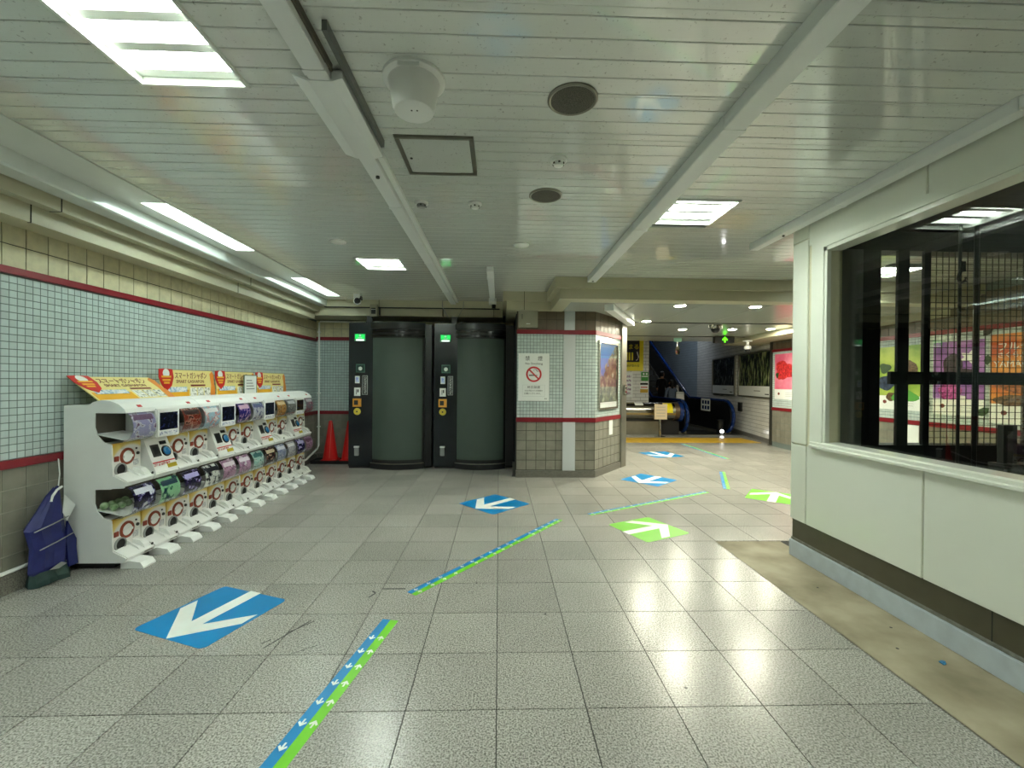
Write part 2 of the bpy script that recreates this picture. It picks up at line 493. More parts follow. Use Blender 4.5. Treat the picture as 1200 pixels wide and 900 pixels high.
while True:
    y0 = 1.57 + k * SP; y1 = y0 + SP - 0.0045
    k += 1
    if y0 < -4.9: continue
    if y0 > 7.2: break
    x1 = 2.49 if y0 < 3.6 else 6.34
    if y0 > 5.45: x1 = 0.72
    if y0 > 6.38: x1 = 0.05
    # split where a lamp edge runs inside the slat: cut by the lamp's exact border
    cuts = sorted({y0, y1} | {h for r in holes for h in (r[2], r[3]) if y0 + 0.006 < h < y1 - 0.006})
    for ya, yb in zip(cuts[:-1], cuts[1:]):
        for a, b in ranges(-2.515, x1, ya, yb):
            key = (round(b - a, 3), round(yb - ya, 3))
            if key not in scache:
                w, h = key
                scache[key] = MB().prism([(-h / 2, -0.003), (-h / 2 + 0.002, -0.005), (h / 2 - 0.002, -0.005), (h / 2, -0.003), (h / 2, 0.012), (-h / 2, 0.012)], -w / 2, w / 2, 'x').mesh('ceiling_slat')
                scache[key].materials.append(CEILM)
            o = bpy.data.objects.new('ceiling_slat', scache[key]); COL.objects.link(o)
            o.parent = ceil; o.location = ((a + b) / 2, (ya + yb) / 2, CEIL + 0.005); o.rotation_euler = (random.uniform(-0.004, 0.004), 0, 0)
# flat strip holding the linear lamps
LIN = [(-2.725, -2.525, y, y + 1.2) for y in (-3.65, -1.3, 1.02, 3.35, 5.72)]
for i, (a, b, y0, y1) in enumerate(LIN):
    prev = LIN[i - 1][3] if i else -4.9
    obj('strip_panel', B(-2.85, -2.525, prev, y0, 2.776, 2.79), WHITE, ceil)
    obj('strip_panel', B(-2.85, a, y0, y1, 2.776, 2.79), WHITE, ceil)
obj('strip_panel', B(-2.85, -2.525, LIN[-1][3], 7.2, 2.776, 2.79), WHITE, ceil)

def square_light(x, y, label):
    t = thing('ceiling_light', label, 'ceiling light', (x, y, CEIL), 0, 'square recessed ceiling lights')
    fr = MB()
    for a in ((-LW, LW, -LW, -LW + 0.014), (-LW, LW, LW - 0.014, LW), (-LW, -LW + 0.014, -LW + 0.014, LW - 0.014), (LW - 0.014, LW, -LW + 0.014, LW - 0.014)):
        fr.box(*a, -0.012, 0.012)
    obj('frame', fr, WHITE, t)
    h = MB(); w = LW - 0.013
    h.box(-w, w, -w, w, 0.10, 0.11)
    for a in ((-w - 0.004, -w, -w, w), (w, w + 0.004, -w, w), (-w, w, -w - 0.004, -w), (-w, w, w, w + 0.004)):
        h.box(*a, 0.012, 0.11)
    obj('housing', h, REFL, t)
    for k in range(3):
        yc = -w + (k + 0.5) * 2 * w / 3 - 0.026
        obj('lamp_cover', MB().prism([(yc - 0.04, 0.06), (yc - 0.03, 0.045), (yc, 0.04), (yc + 0.03, 0.045), (yc + 0.04, 0.06), (yc + 0.04, 0.095), (yc - 0.04, 0.095)], -w + 0.012, w - 0.012, 'x'), LAMP, t)
        obj('louvre', MB().prism([(yc + 0.044, 0.07), (yc + 0.048, 0.02), (yc + 0.094, 0.02), (yc + 0.098, 0.07)], -w + 0.002, w - 0.002, 'x'), REFL, t)
    return t
LL = ['square ceiling light of three tubes in the top left corner', 'square ceiling light in front of the left black booth',
      'square ceiling light beside the right trunking, before the cream beam', 'square ceiling light over the passage behind the mesh glass',
      'square ceiling light above the concrete strip, behind the viewer', 'square ceiling light behind the viewer on the left', 'square ceiling light far behind the viewer']
for (x, y), l in zip(LIGHTS, LL): square_light(x, y, l)
def linear_light(a, b, y0, y1, label):
    t = thing('strip_light', label, 'ceiling light', ((a + b) / 2, (y0 + y1) / 2, CEIL), 0, 'long lamps in the strip along the left wall')
    w = (b - a) / 2; l = (y1 - y0) / 2
    h = MB(); h.box(-w, w, -l, l, 0.095, 0.105); h.box(-w, -w + 0.004, -l, l, -0.003, 0.095); h.box(w - 0.004, w, -l, l, -0.003, 0.095)
    h.box(-w, w, -l, -l + 0.004, -0.003, 0.095); h.box(-w, w, l - 0.004, l, -0.003, 0.095)
    obj('housing', h, REFL, t)
    obj('diffuser', MB().prism([(0.0, 0.092), (0.01, 0.05), (0.085, 0.05), (0.092, 0.092)], -l + 0.01, l - 0.01, 'y'), LAMPL, t)
    return t
NL = ['long strip light far behind the viewer', 'long strip light just behind the viewer', 'long strip light beside the viewer, left of the frame',
      'long strip light above the near half of the capsule machines', 'long strip light nearest the back wall corner']
for a, l in zip(LIN, NL): linear_light(*a, l)

# access hatch
hx0, hx1, hy0, hy1 = HATCH
t = thing('ceiling_hatch', 'square access hatch with aluminium frame in the slatted ceiling', 'hatch', ((hx0 + hx1) / 2, (hy0 + hy1) / 2, CEIL))
w = (hx1 - hx0) / 2 - 0.002
for a in ((-w, w, -w, -w + 0.022), (-w, w, w - 0.022, w), (-w, -w + 0.022, -w + 0.022, w - 0.022), (w - 0.022, w, -w + 0.022, w - 0.022)):
    obj('frame_bar', B(*a, -0.010, 0.012), STEELD, t, 0.002)
obj('panel', B(-w + 0.024, w - 0.024, -w + 0.024, w - 0.024, -0.003, 0.012), CEILM, t)
obj('latch', MB().lathe([(0.008, 0), (0.008, 0.004)], (-w + 0.05, 0.02, -0.007), n=12), DKMETAL, t)

# trunkings under the ceiling
t = thing('cable_trunking', 'dusty white cable trunking with a wider cover on the left of the ceiling', 'trunking', (-0.77, 0, CEIL), 0, 'cable trunkings under the ceiling')
obj('duct', B(-0.045, 0.045, -4.9, 7.22, -0.06, -0.001), TRUNK, t, 0.003)
obj('cover', MB().prism([(-0.115, -0.03), (-0.115, -0.042), (-0.05, -0.064), (0.05, -0.064), (0.095, -0.05), (0.095, -0.02), (0.05, -0.02), (0.05, -0.055), (-0.05, -0.055), (-0.1, -0.036)], 1.86, 2.50, 'y'), TRUNK, t)
obj('side_rail', B(0.105, 0.125, 1.62, 2.42, -0.04, -0.001), mat('rail_grey', (104, 108, 104), 0.4, metal=0.3), t)
obj('side_channel', B(0.046, 0.058, 1.2, 1.85, -0.03, -0.001), mat('channel_brown', (92, 88, 76), 0.6), t)
for y in (1.80, 3.2, 4.7, 6.2): obj('joint_band', B(-0.048, 0.048, y, y + 0.03, -0.063, -0.001), TRUNK, t)
obj('screw', MB().lathe([(0.012, -0.012), (0.012, 0)], (0.005, 2.72, -0.06), n=10), DKMETAL, t)
obj('side_duct', B(0.05, 0.085, 2.55, 7.22, -0.03, -0.001), TRUNK, t)
t = thing('cable_trunking', 'white cable trunking running from the cream beam over the concourse', 'trunking', (1.16, 0, CEIL), 0, 'cable trunkings under the ceiling')
obj('duct', B(-0.055, 0.055, -4.9, 5.44, -0.07, -0.001), TRUNK, t, 0.003)
for y in (2.12, 3.55, 4.6): obj('joint_band', B(-0.058, 0.058, y, y + 0.035, -0.073, -0.001), TRUNK, t)
obj('screw', MB().lathe([(0.01, -0.008), (0.01, 0)], (0.0, 5.36, -0.07), n=10), DKMETAL, t)
t = thing('cable_trunking', 'white cable trunking along the top of the white panelled wall', 'trunking', (2.415, 0, CEIL), 0, 'cable trunkings under the ceiling')
obj('duct', B(-0.04, 0.04, -4.9, 4.05, -0.065, -0.001), TRUNK, t, 0.003)
for y in (1.92, 3.0): obj('joint_band', B(-0.043, 0.043, y, y + 0.03, -0.068, -0.001), TRUNK, t)
obj('screw', MB().lathe([(0.01, -0.012), (0.01, 0)], (0.0, 3.62, -0.065), n=10), DKMETAL, t)
t = thing('cable_trunking', 'short white cable trunking ending above the right black booth', 'trunking', (-0.115, 0, CEIL), 0, 'cable trunkings under the ceiling')
obj('duct', B(-0.04, 0.04, 5.0, 6.95, -0.06, -0.001), TRUNK, t, 0.003)
obj('joint_band', B(-0.044, 0.044, 5.35, 5.39, -0.064, -0.001), TRUNK, t)
obj('end_box', B(-0.06, 0.06, 6.9, 7.0, -0.1, -0.001), TRUNK, t, 0.004)
obj('cable_gland', MB().lathe([(0.03, -0.06), (0.035, 0)], (0.02, 6.95, -0.1), n=12), BLACK, t)

# bits on the ceiling
t = thing('ceiling_loudspeaker_horn', 'white bucket shaped loudspeaker hanging from the ceiling', 'loudspeaker', (-0.385, 1.925, CEIL))
obj('flange', MB().lathe([(0.135, 0.0), (0.135, -0.012), (0.118, -0.02)], n=36), PLASTW, t, smooth=True)
obj('bucket', MB().lathe([(0.115, -0.012), (0.104, -0.05), (0.092, -0.13), (0.084, -0.145), (0.07, -0.15), (0.002, -0.15)], n=36), PLASTW, t, smooth=True)
for dx in (-0.006, 0.018): obj('screw', MB().lathe([(0.004, -0.1515), (0.004, -0.149)], (dx, -0.02, 0), n=8), DKMETAL, t)
obj('label_plate', B(-0.045, 0.045, -0.127, -0.124, -0.03, -0.012), PAPER, t)
GRILLE = printmat('speaker_grille', [(0.3, (52, 50, 44)), (0.7, (112, 108, 96))], 260, 0.7)
for x, y, l in ((0.335, 2.03, 'round speaker grille nearest the viewer in the ceiling'), (0.32, 3.08, 'round speaker grille further back in the ceiling')):
    t = thing('ceiling_speaker', l, 'speaker', (x, y, CEIL), 0, 'round speaker grilles')
    obj('ring', MB().lathe([(0.118, 0.002), (0.118, -0.006), (0.110, -0.011), (0.102, -0.008)], n=40, cap=False), STEELD, t, smooth=True)
    obj('grille', MB().lathe([(0.103, 0.0), (0.103, -0.007), (0.05, -0.010), (0.001, -0.011)], n=40), GRILLE, t, smooth=True)
for x, y, l, d in ((0.345, 2.58, 'small smoke detector between the two speaker grilles', 1), (-0.19, 3.24, 'small smoke detector right of the sensor before the hatch', 1), (-0.588, 3.245, 'small heat sensor with dark fins beyond the hatch', 2)):
    t = thing('smoke_detector', l, 'smoke detector', (x, y, CEIL), 0, 'small detectors on the ceiling')
    obj('base', MB().lathe([(0.05, 0), (0.05, -0.012), (0.044, -0.018)], n=24), PLASTW, t, smooth=True)
    obj('head', MB().lathe([(0.032, -0.016), (0.034, -0.026), (0.026, -0.04), (0.002, -0.042)], n=24), PLASTW if d == 1 else PLASTG, t, smooth=True)
    for a in range(6):
        c, s = math.cos(a * math.pi / 3), math.sin(a * math.pi / 3)
        obj('fin', B(-0.006, 0.006, 0.026, 0.036, -0.032, -0.024), DKMETAL, t, rot=(0, 0, a * math.pi / 3))
for x, y, l in ((0.205, 4.2, 'small white ceiling disc right of the short trunking'), (-1.555, 4.2, 'flat white ceiling disc before the rear square light')):
    o = tag(obj('ceiling_disc', MB().lathe([(0.075, 0), (0.075, -0.008), (0.05, -0.014), (0.002, -0.015)], n=28), PLASTW, smooth=True), l, 'ceiling cover', 'flat ceiling discs')
    o.location = (x, y, CEIL)

# ================================================================== BACK WALL
YB = 7.9
wb = struct('wall_back', B(-3.45, 2.3, YB, YB + 0.15, 0, 2.95), GROUT, 'tiled back wall behind the black booths')
tiles(wb, 'mosaic_tile', 'mosaic_tile_rest', (XL, YB, 0.895), X3, Z3, 1.3, 1.27, 0.0497, 0.0497, 0.006, 0.004, MOSAIC, 0)
tiles(wb, 'beige_tile', 'beige_tile_rest', (XL, YB, 2.225), X3, Z3, 3.6, 0.30, 0.15, 0.15, 0.005, 0.006, BEIGE, 30)
tiles(wb, 'grey_tile', 'grey_tile_rest', (XL, YB, 0.13), X3, Z3, 3.6, 0.705, 0.15, 0.15, 0.005, 0.006, GREYT, 40)
obj('red_rail', B(XL, 0.3, YB - 0.022, YB, 0.835, 0.893), RED, wb, 0.004)
obj('red_rail', B(XL, 0.3, YB - 0.022, YB, 2.165, 2.225), RED, wb, 0.004)
bb = struct('baseboard_back', B(XL, 0.3, YB - 0.035, YB, 0, 0.13), BASEG, 'granite skirting along the back wall')
t3 = struct('trim_3', MB().prism([(7.22, 2.79), (7.22, 2.665), (7.30, 2.665), (7.30, 2.53), (YB, 2.53), (YB, 2.79)], XL, 0.05, 'x'), CREAM, 'cream stepped beam over the black booths')
obj('seam', B(-2.9, 0.0, 7.222, 7.303, 2.658, 2.666), GAP, t3)
for x in (-2.0, -0.95, -0.1): obj('seam', B(x, x + 0.006, 7.215, 7.3, 2.53, 2.8), GAP, t3)
# white conduit down the corner
t = thing('conduit_pipe', 'thin white conduit running down the back left corner', 'pipe')
obj('pipe', MB().tube([(-2.1, YB - 0.03, 2.50), (XL + 0.08, YB - 0.03, 2.50), (XL + 0.06, YB - 0.03, 2.48), (XL + 0.06, YB - 0.03, 0.27), (XL + 0.055, YB - 0.06, 0.22), (XL + 0.05, YB - 0.5, 0.10), (XL + 0.05, YB - 1.2, 0.09)], 0.016), PLASTW, t)
for z in (0.6, 1.2, 1.8, 2.3): obj('clip', B(XL + 0.035, XL + 0.085, YB - 0.05, YB, z, z + 0.02), PLASTW, t)

# ================================================================== PILLAR BLOCK WITH CHAMFER
YP = 6.54
PA, PC = Vector((1.46, YP, 0)), Vector((2.06, 7.30, 0))
wm = struct('wall_middle', MB().prism([(0.27, YP), (1.46, YP), (2.06, 7.30), (2.2, 7.45), (2.2, 13.0), (2.05, 13.0), (2.05, 7.9), (0.27, 7.9)], 0, 2.56, 'z'), GROUT, 'tiled pillar block with a slanted corner')
CU = (PC - PA).normalized()
tiles(wm, 'mosaic_tile', 'mosaic_tile_rest', (0.27, YP, 0.905), X3, Z3, 1.19, 1.27, 0.0497, 0.0497, 0.006, 0.004, MOSAIC, 0)
tiles(wm, 'mosaic_tile', 'mosaic_tile_slanted_rest', (1.46, YP, 0.905), CU, Z3, (PC - PA).length, 1.27, 0.0497, 0.0497, 0.006, 0.004, MOSAIC, 0)
tiles(wm, 'grey_tile', 'grey_tile_rest', (0.27, YP, 0.11), X3, Z3, 1.19, 0.73, 0.149, 0.149, 0.009, 0.006, GREYT, 60)
tiles(wm, 'grey_tile', 'grey_tile_rest', (1.46, YP, 0.11), CU, Z3, (PC - PA).length, 0.73, 0.149, 0.149, 0.009, 0.006, GREYT, 60)
tiles(wm, 'brown_tile', 'brown_tile_rest', (0.27, YP, 2.235), X3, Z3, 1.19, 0.32, 0.149, 0.16, 0.008, 0.006, BROWNT, 60)
tiles(wm, 'brown_tile', 'brown_tile_rest', (1.46, YP, 2.235), CU, Z3, (PC - PA).length, 0.32, 0.149, 0.16, 0.008, 0.006, BROWNT, 60)
CN = CU.cross(Z3)
def rail(z0, z1, p, m, name, parent):
    q = CN * p
    return obj(name, MB().prism([(0.262, YP), (0.262, YP - p), (1.46 + p * 0.35, YP - p), (PC.x + q.x, PC.y + q.y), (PC.x, PC.y), (1.46, YP)], z0, z1, 'z'), m, parent)
rail(0.105, 0.84, 0.002, GROUT_D, 'grout_bed', wm)
rail(2.235, 2.56, 0.002, GROUT_D, 'grout_bed', wm)
rail(0.84, 0.905, 0.022, RED, 'red_rail', wm)
rail(2.172, 2.235, 0.022, RED, 'red_rail', wm)
bm_ = struct('baseboard_middle', MB().prism([(0.262, YP), (0.262, YP - 0.03), (1.47, YP - 0.03), (2.085, 7.285), (2.06, 7.3), (1.46, YP)], 0, 0.105, 'z'), BASEG, 'granite skirting around the tiled pillar')
cs = obj('cover_strip', B(0.97, 1.16, YP - 0.028, YP, 0.02, 0.84), PLASTG if False else mat('pale_grey_strip', (196, 202, 204), 0.4), wm)
obj('cover_strip', B(0.975, 1.155, YP - 0.008, YP, 0.905, 2.17), MATS['pale_grey_strip'], wm)
obj('cover_strip', B(0.985, 1.145, YP - 0.010, YP, 2.235, 2.56), MATS['pale_grey_strip'], wm)
jb = struct('trim_4', MB().prism([(2.055, 7.285), (2.085, 7.27), (2.215, 7.44), (2.215, 8.3), (2.2, 8.3), (2.2, 7.45)], 0, 2.52, 'z'), STEELD, 'stainless steel jamb at the end of the tiled pillar')
t = thing('key_switch', 'small steel key switch on the stainless jamb', 'switch', (2.155, 7.355, 1.32), math.atan2(0.17, 0.13))
obj('plate', B(-0.045, 0.045, -0.03, 0.0, -0.09, 0.09), STEEL, t, 0.004)
obj('button', MB().lathe([(0.014, 0), (0.014, 0.012)], (0, -0.03, 0.035), 'y', 12), BLACK, t)
obj('button', MB().lathe([(0.014, 0), (0.014, 0.012)], (0, -0.03, -0.035), 'y', 12), RED, t)
# grey distribution box
t = thing('distribution_box', 'small grey steel box above the no smoking sign', 'box', (0.43, YP - 0.012, 2.43))
obj('body', B(-0.145, 0.145, -0.05, 0.0, -0.165, 0.165), GREYBOX, t, 0.006)
obj('door', B(-0.12, 0.12, -0.06, -0.05, -0.14, 0.14), GREYBOX, t, 0.004)
obj('handle', B(-0.1, -0.085, -0.07, -0.06, -0.04, 0.03), STEEL, t)
obj('name_plate', B(-0.03, 0.035, -0.0615, -0.0605, 0.1, 0.112), PAPER, t)
obj('name_plate', B(-0.03, 0.03, -0.0615, -0.0605, -0.118, -0.108), PAPER, t)
# no smoking sign
t = thing('no_smoking_sign', 'white no smoking sign with red ring on the tiled pillar', 'sign', (0.525, YP - 0.006, 1.517))
obj('board', B(-0.235, 0.235, -0.008, 0.0, -0.36, 0.36), PAPER, t)
SIGNR = mat('sign_red', (200, 38, 44), 0.4)
def yring(r0, r1, d, n=48):
    m = MB()
    m.lathe([(r0, 0), (r0, d), (r1, d), (r1, 0)], (0, 0, 0), 'y', n, cap=False)
    return m
obj('ring', yring(0.092, 0.118, 0.0015), SIGNR, t, loc=(0.0, -0.008, 0.045))
obj('bar', B(-0.1, 0.1, -0.0012, 0.0, -0.011, 0.011), SIGNR, t, loc=(0.0, -0.009, 0.045), rot=(0, math.radians(45), 0))
obj('cigarette', B(-0.075, 0.02, -0.0008, 0, -0.008, 0.008), TXT, t, loc=(0, -0.008, 0.028))
obj('cigarette_tip', B(0.03, 0.055, -0.0008, 0, -0.008, 0.008), PLASTG, t, loc=(0, -0.008, 0.028))
obj('smoke', MB().tube([(0.0, 0, 0.05), (0.01, 0, 0.085), (0.035, 0, 0.07), (0.045, 0, 0.05), (0.07, 0, 0.04)], 0.004, 6), TXT, t, loc=(0, -0.008, 0.045))
text('lettering', '禁', 0.075, TXT, t, (-0.095, -0.009, 0.28))
text('lettering', '煙', 0.075, TXT, t, (0.095, -0.009, 0.28))
text('lettering', 'No Smoking', 0.046, TXT, t, (0.0, -0.009, 0.205), width=0.26)
text('lettering', '終日禁煙', 0.043, TXT, t, (0.0, -0.009, -0.155), width=0.19)
text('lettering', '火災予防のため皆様の', 0.028, TXT, t, (0.0, -0.009, -0.205), width=0.27)
text('lettering', 'お願いいたします。', 0.028, TXT, t, (-0.01, -0.009, -0.248), width=0.25)
text('lettering', '駅長', 0.02, TXT, t, (0.185, -0.009, -0.325))
obj('text_frame', MB().box(-0.17, 0.17, -0.001, 0, -0.118, -0.1165).box(-0.17, 0.17, -0.001, 0, -0.29, -0.2885).box(-0.17, -0.1685, -0.001, 0, -0.29, -0.1165).box(0.1685, 0.17, -0.001, 0, -0.29, -0.1165), PLASTG, t, loc=(0, -0.008, 0))
# framed landscape poster on the slanted corner
def wallpoint(s, z, p=0.0):
    q = PA + CU * s + CN * p
    return (q.x, q.y, z)
ang = math.atan2(CU.y, CU.x)
t = thing('framed_poster', 'framed poster of a cliff and blue sky on the slanted pillar corner', 'poster', wallpoint(0.44, 1.555, 0.006), ang)
pf = MB()
for a in ((-0.36, 0.36, 0.505, 0.535), (-0.36, 0.36, -0.535, -0.505), (-0.36, -0.335, -0.505, 0.505), (0.335, 0.36, -0.505, 0.505)):
    pf.box(a[0], a[1], -0.035, 0, a[2], a[3])
obj('frame', pf, STEEL, t)
PT = B(-0.335, 0.335, -0.016, -0.004, -0.505, 0.505)
pm, nt, b = newmat('cliff_poster_print'); MATS['cliff'] = pm
tc = nt.nodes.new('ShaderNodeTexCoord'); sp = nt.nodes.new('ShaderNodeSeparateXYZ'); nt.links.new(tc.outputs['Object'], sp.inputs[0])
no = nt.nodes.new('ShaderNodeTexNoise'); no.inputs['Scale'].default_value = 9; no.inputs['Detail'].default_value = 8; nt.links.new(tc.outputs['Object'], no.inputs['Vector'])
rock = nt.nodes.new('ShaderNodeValToRGB'); e = rock.color_ramp.elements
e[0].position = 0.3; e[0].color = lin((30, 40, 46)); e[1].position = 0.72; e[1].color = lin((190, 190, 176))
for p_, c_ in ((0.42, (62, 66, 60)), (0.48, (96, 90, 76)), (0.56, (110, 112, 84))): q_ = e.new(p_); q_.color = lin(c_)
nt.links.new(no.outputs['Fac'], rock.inputs[0])
# sky above the slope: z > 0.15 + 0.9 x + noise
m1 = nt.nodes.new('ShaderNodeMath'); m1.operation = 'MULTIPLY_ADD'; nt.links.new(sp.outputs['X'], m1.inputs[0]); m1.inputs[1].default_value = 0.95; m1.inputs[2].default_value = 0.13
m2 = nt.nodes.new('ShaderNodeMath'); m2.operation = 'MULTIPLY_ADD'; nt.links.new(no.outputs['Fac'], m2.inputs[0]); m2.inputs[1].default_value = 0.5; nt.links.new(m1.outputs[0], m2.inputs[2])
m3 = nt.nodes.new('ShaderNodeMath'); m3.operation = 'SUBTRACT'; nt.links.new(sp.outputs['Z'], m3.inputs[0]); nt.links.new(m2.outputs[0], m3.inputs[1])
m4 = nt.nodes.new('ShaderNodeMath'); m4.operation = 'GREATER_THAN'; m4.inputs[1].default_value = -0.16; nt.links.new(m3.outputs[0], m4.inputs[0])
sky = nt.nodes.new('ShaderNodeMix'); sky.data_type = 'RGBA'; sky.inputs['B'].default_value = lin((70, 120, 186)); nt.links.new(m4.outputs[0], sky.inputs['Factor']); nt.links.new(rock.outputs[0], sky.inputs['A'])
m5 = nt.nodes.new('ShaderNodeMath'); m5.operation = 'LESS_THAN'; m5.inputs[1].default_value = -0.42; nt.links.new(sp.outputs['Z'], m5.inputs[0])
wh = nt.nodes.new('ShaderNodeMix'); wh.data_type = 'RGBA'; wh.inputs['B'].default_value = lin((232, 234, 232)); nt.links.new(m5.outputs[0], wh.inputs['Factor']); nt.links.new(sky.outputs['Result'], wh.inputs['A'])
nt.links.new(wh.outputs['Result'], b.inputs['Base Color']); b.inputs['Roughness'].default_value = 0.3
obj('print', PT, pm, t)
obj('cover_glass', B(-0.335, 0.335, -0.022, -0.018, -0.505, 0.505), CLEAR, t)
o = tag(obj('notice_paper', B(-0.065, 0.065, -0.003, 0, -0.12, 0.12), PAPER), 'small white notice below the framed poster on the pillar', 'notice')
o.location = wallpoint(0.585, 0.715, 0.008); o.rotation_euler = (0, 0, ang)
# beam/soffit in front and the low ceiling
t5 = struct('trim_5', MB().prism([(0.05, 8.0), (0.05, 6.38), (0.70, 6.38), (0.70, 5.45), (6.34, 5.45), (6.34, 5.75), (0.95, 5.75), (0.95, 6.52), (0.3, 6.52), (0.3, 8.0)], 2.645, 2.80, 'z'), CREAM, 'upper step of the cream beam before the low ceiling')
obj('lower_step', MB().prism([(0.11, 8.0), (0.11, 6.44), (0.77, 6.44), (0.77, 5.51), (6.34, 5.51), (6.34, 5.75), (0.95, 5.75), (0.95, 6.56), (0.3, 6.56), (0.3, 8.0)], 2.515, 2.645, 'z'), CREAM, t5)
for x in (0.36,): obj('seam', B(x, x + 0.006, 6.375, 6.39, 2.51, 2.78), GAP, t5)
lc = struct('ceiling_low', B(0.95, 7.6, 5.70, 10.9, LOWC + 0.012, LOWC + 0.2), GAP, 'low glossy panelled ceiling of the side passage')
PN = [(0.95 + i * 0.92, 0.95 + (i + 1) * 0.92) for i in range(7)]
PR = [(5.72, 7.58), (7.62, 9.78), (9.82, 10.9)]
for a, b in PN:
    for c, d in PR:
        obj('ceiling_panel', B(a + 0.004, b - 0.004, c, d, LOWC, LOWC + 0.014), LOWCM, lc)
for y in (7.60, 9.80): obj('joint_rail', B(2.2, 6.3, y - 0.02, y + 0.02, LOWC - 0.012, LOWC), DKMETAL, lc)
obj('side_boxing', MB().prism([(5.55, 7.9), (6.34, 5.9), (7.4, 5.9), (7.4, 10.9), (5.7, 10.9)], 2.42, LOWC - 0.001, 'z'), CREAM, lc)
for i, (x, y) in enumerate(((2.50, 5.92), (3.56, 5.92), (2.56, 7.46), (3.66, 8.54), (4.62, 8.45), (5.30, 8.3))):
    lab = ['round downlight just behind the cream beam, left of the pair', 'round downlight just behind the cream beam, right of the pair', 'round downlight beside the yellow poster reflection',
           'round downlight beside the hanging mirror', 'round downlight beside the dome camera', 'round downlight near the pole at the white panelled wall'][i]
    t = thing('downlight', lab, 'ceiling light', (x, y, LOWC), 0, 'round downlights in the low ceiling')
    obj('rim', MB().lathe([(0.085, 0.0), (0.085, -0.006), (0.07, -0.006), (0.07, 0.0)], n=28, cap=False), WHITE, t)
    obj('lens', MB().lathe([(0.07, -0.001), (0.07, -0.005), (0.002, -0.006)], n=28), LAMPD, t)
t = thing('cable_trunking', 'white cable trunking slanting over the framed poster under the low ceiling', 'trunking', (1.50, 5.88, LOWC - 0.001), math.atan2(1.85, 0.92), 'cable trunkings under the ceiling')
obj('duct', B(0, 1.78, -0.06, 0.06, -0.085, 0), TRUNK, t, 0.004)
obj('end_cap', B(-0.004, 0.03, -0.063, 0.063, -0.088, 0), TRUNK, t)
obj('joint_band', B(0.95, 0.98, -0.063, 0.063, -0.088, 0), TRUNK, t)

# ================================================================== WHITE PANELLED LIFT SHAFT ON THE RIGHT
XR = 2.49
back = MB()
back.box(XR + 0.012, XR + 0.12, -4.9, 3.59, 0.313, 0.97)
back.box(XR + 0.012, XR + 0.12, -4.9, 3.59, 2.53, 2.80)
back.box(XR + 0.012, XR + 0.12, 3.30, 3.59, 0.97, 2.53)
wr = struct('wall_right', back, CREAMF, 'white enamel panelled lift shaft wall with a large window')
ys = [3.60, 3.42, 2.455, 1.49, 0.525, -0.44, -1.4, -2.4, -3.4, -4.4]
for a, b in zip(ys[1:], ys[:-1]):
    obj('wall_panel', B(XR, XR + 0.02, a + 0.004, b - 0.004, 0.313, 0.945), ENAMEL, wr, 0.003)
    z0 = 2.63 if b > 3.5 else 2.56
    obj('wall_panel', B(XR, XR + 0.02, a + 0.004, b - 0.004, z0, 2.775), ENAMEL, wr, 0.003)
obj('wall_panel', B(XR, XR + 0.02, 3.424, 3.596, 0.955, 2.62), ENAMEL, wr, 0.003)
obj('end_panel', B(XR, XR + 0.25, 3.596, 3.60, 0.313, 2.775), ENAMEL, wr)
obj('skirting_strip', B(XR + 0.012, XR + 0.1, -4.9, 3.59, 0.155, 0.313), OLIVE, wr)
for y in (2.1, 0.6): obj('seam', B(XR + 0.010, XR + 0.03, y, y + 0.004, 0.155, 0.313), GAP, wr)
obj('sealant_bead', B(XR + 0.006, XR + 0.06, -4.9, 3.6, 0.133, 0.156), mat('dirty_sealant', (128, 128, 118), 0.8, noise=0.4, nscale=25), wr, 0.004)
pl = struct('baseboard_right', B(XR - 0.004, XR + 0.25, -4.9, 3.61, -0.004, 0.133), PLINTH, 'blue grey painted plinth under the white panels', bevel=0.005)
w1 = struct('window_1', MB().box(XR - 0.012, XR + 0.02, -1.0, 3.24, 2.50, 2.562).box(XR - 0.012, XR + 0.02, 3.24, 3.37, 0.95, 2.562), ENAMEL, 'large shaft window in a cream frame')
obj('frame_lip', MB().box(XR - 0.004, XR + 0.12, -1.0, 3.245, 2.47, 2.50).box(XR - 0.004, XR + 0.03, 3.215, 3.245, 1.0, 2.50), ENAMEL, w1, 0.002)
obj('sill', MB().prism([(XR - 0.03, 0.95), (XR - 0.03, 0.965), (XR - 0.018, 0.972), (XR - 0.018, 0.99), (XR - 0.006, 1.0), (XR + 0.12, 1.004), (XR + 0.12, 0.95)], -1.0, 3.36, 'y'), ENAMEL, w1)
obj('reveal', B(XR + 0.02, XR + 0.13, 3.235, 3.30, 1.0, 2.5), CREAMF, w1)
obj('pane', B(XR + 0.108, XR + 0.114, -1.0, 3.24, 1.0, 2.48), PANE, w1)
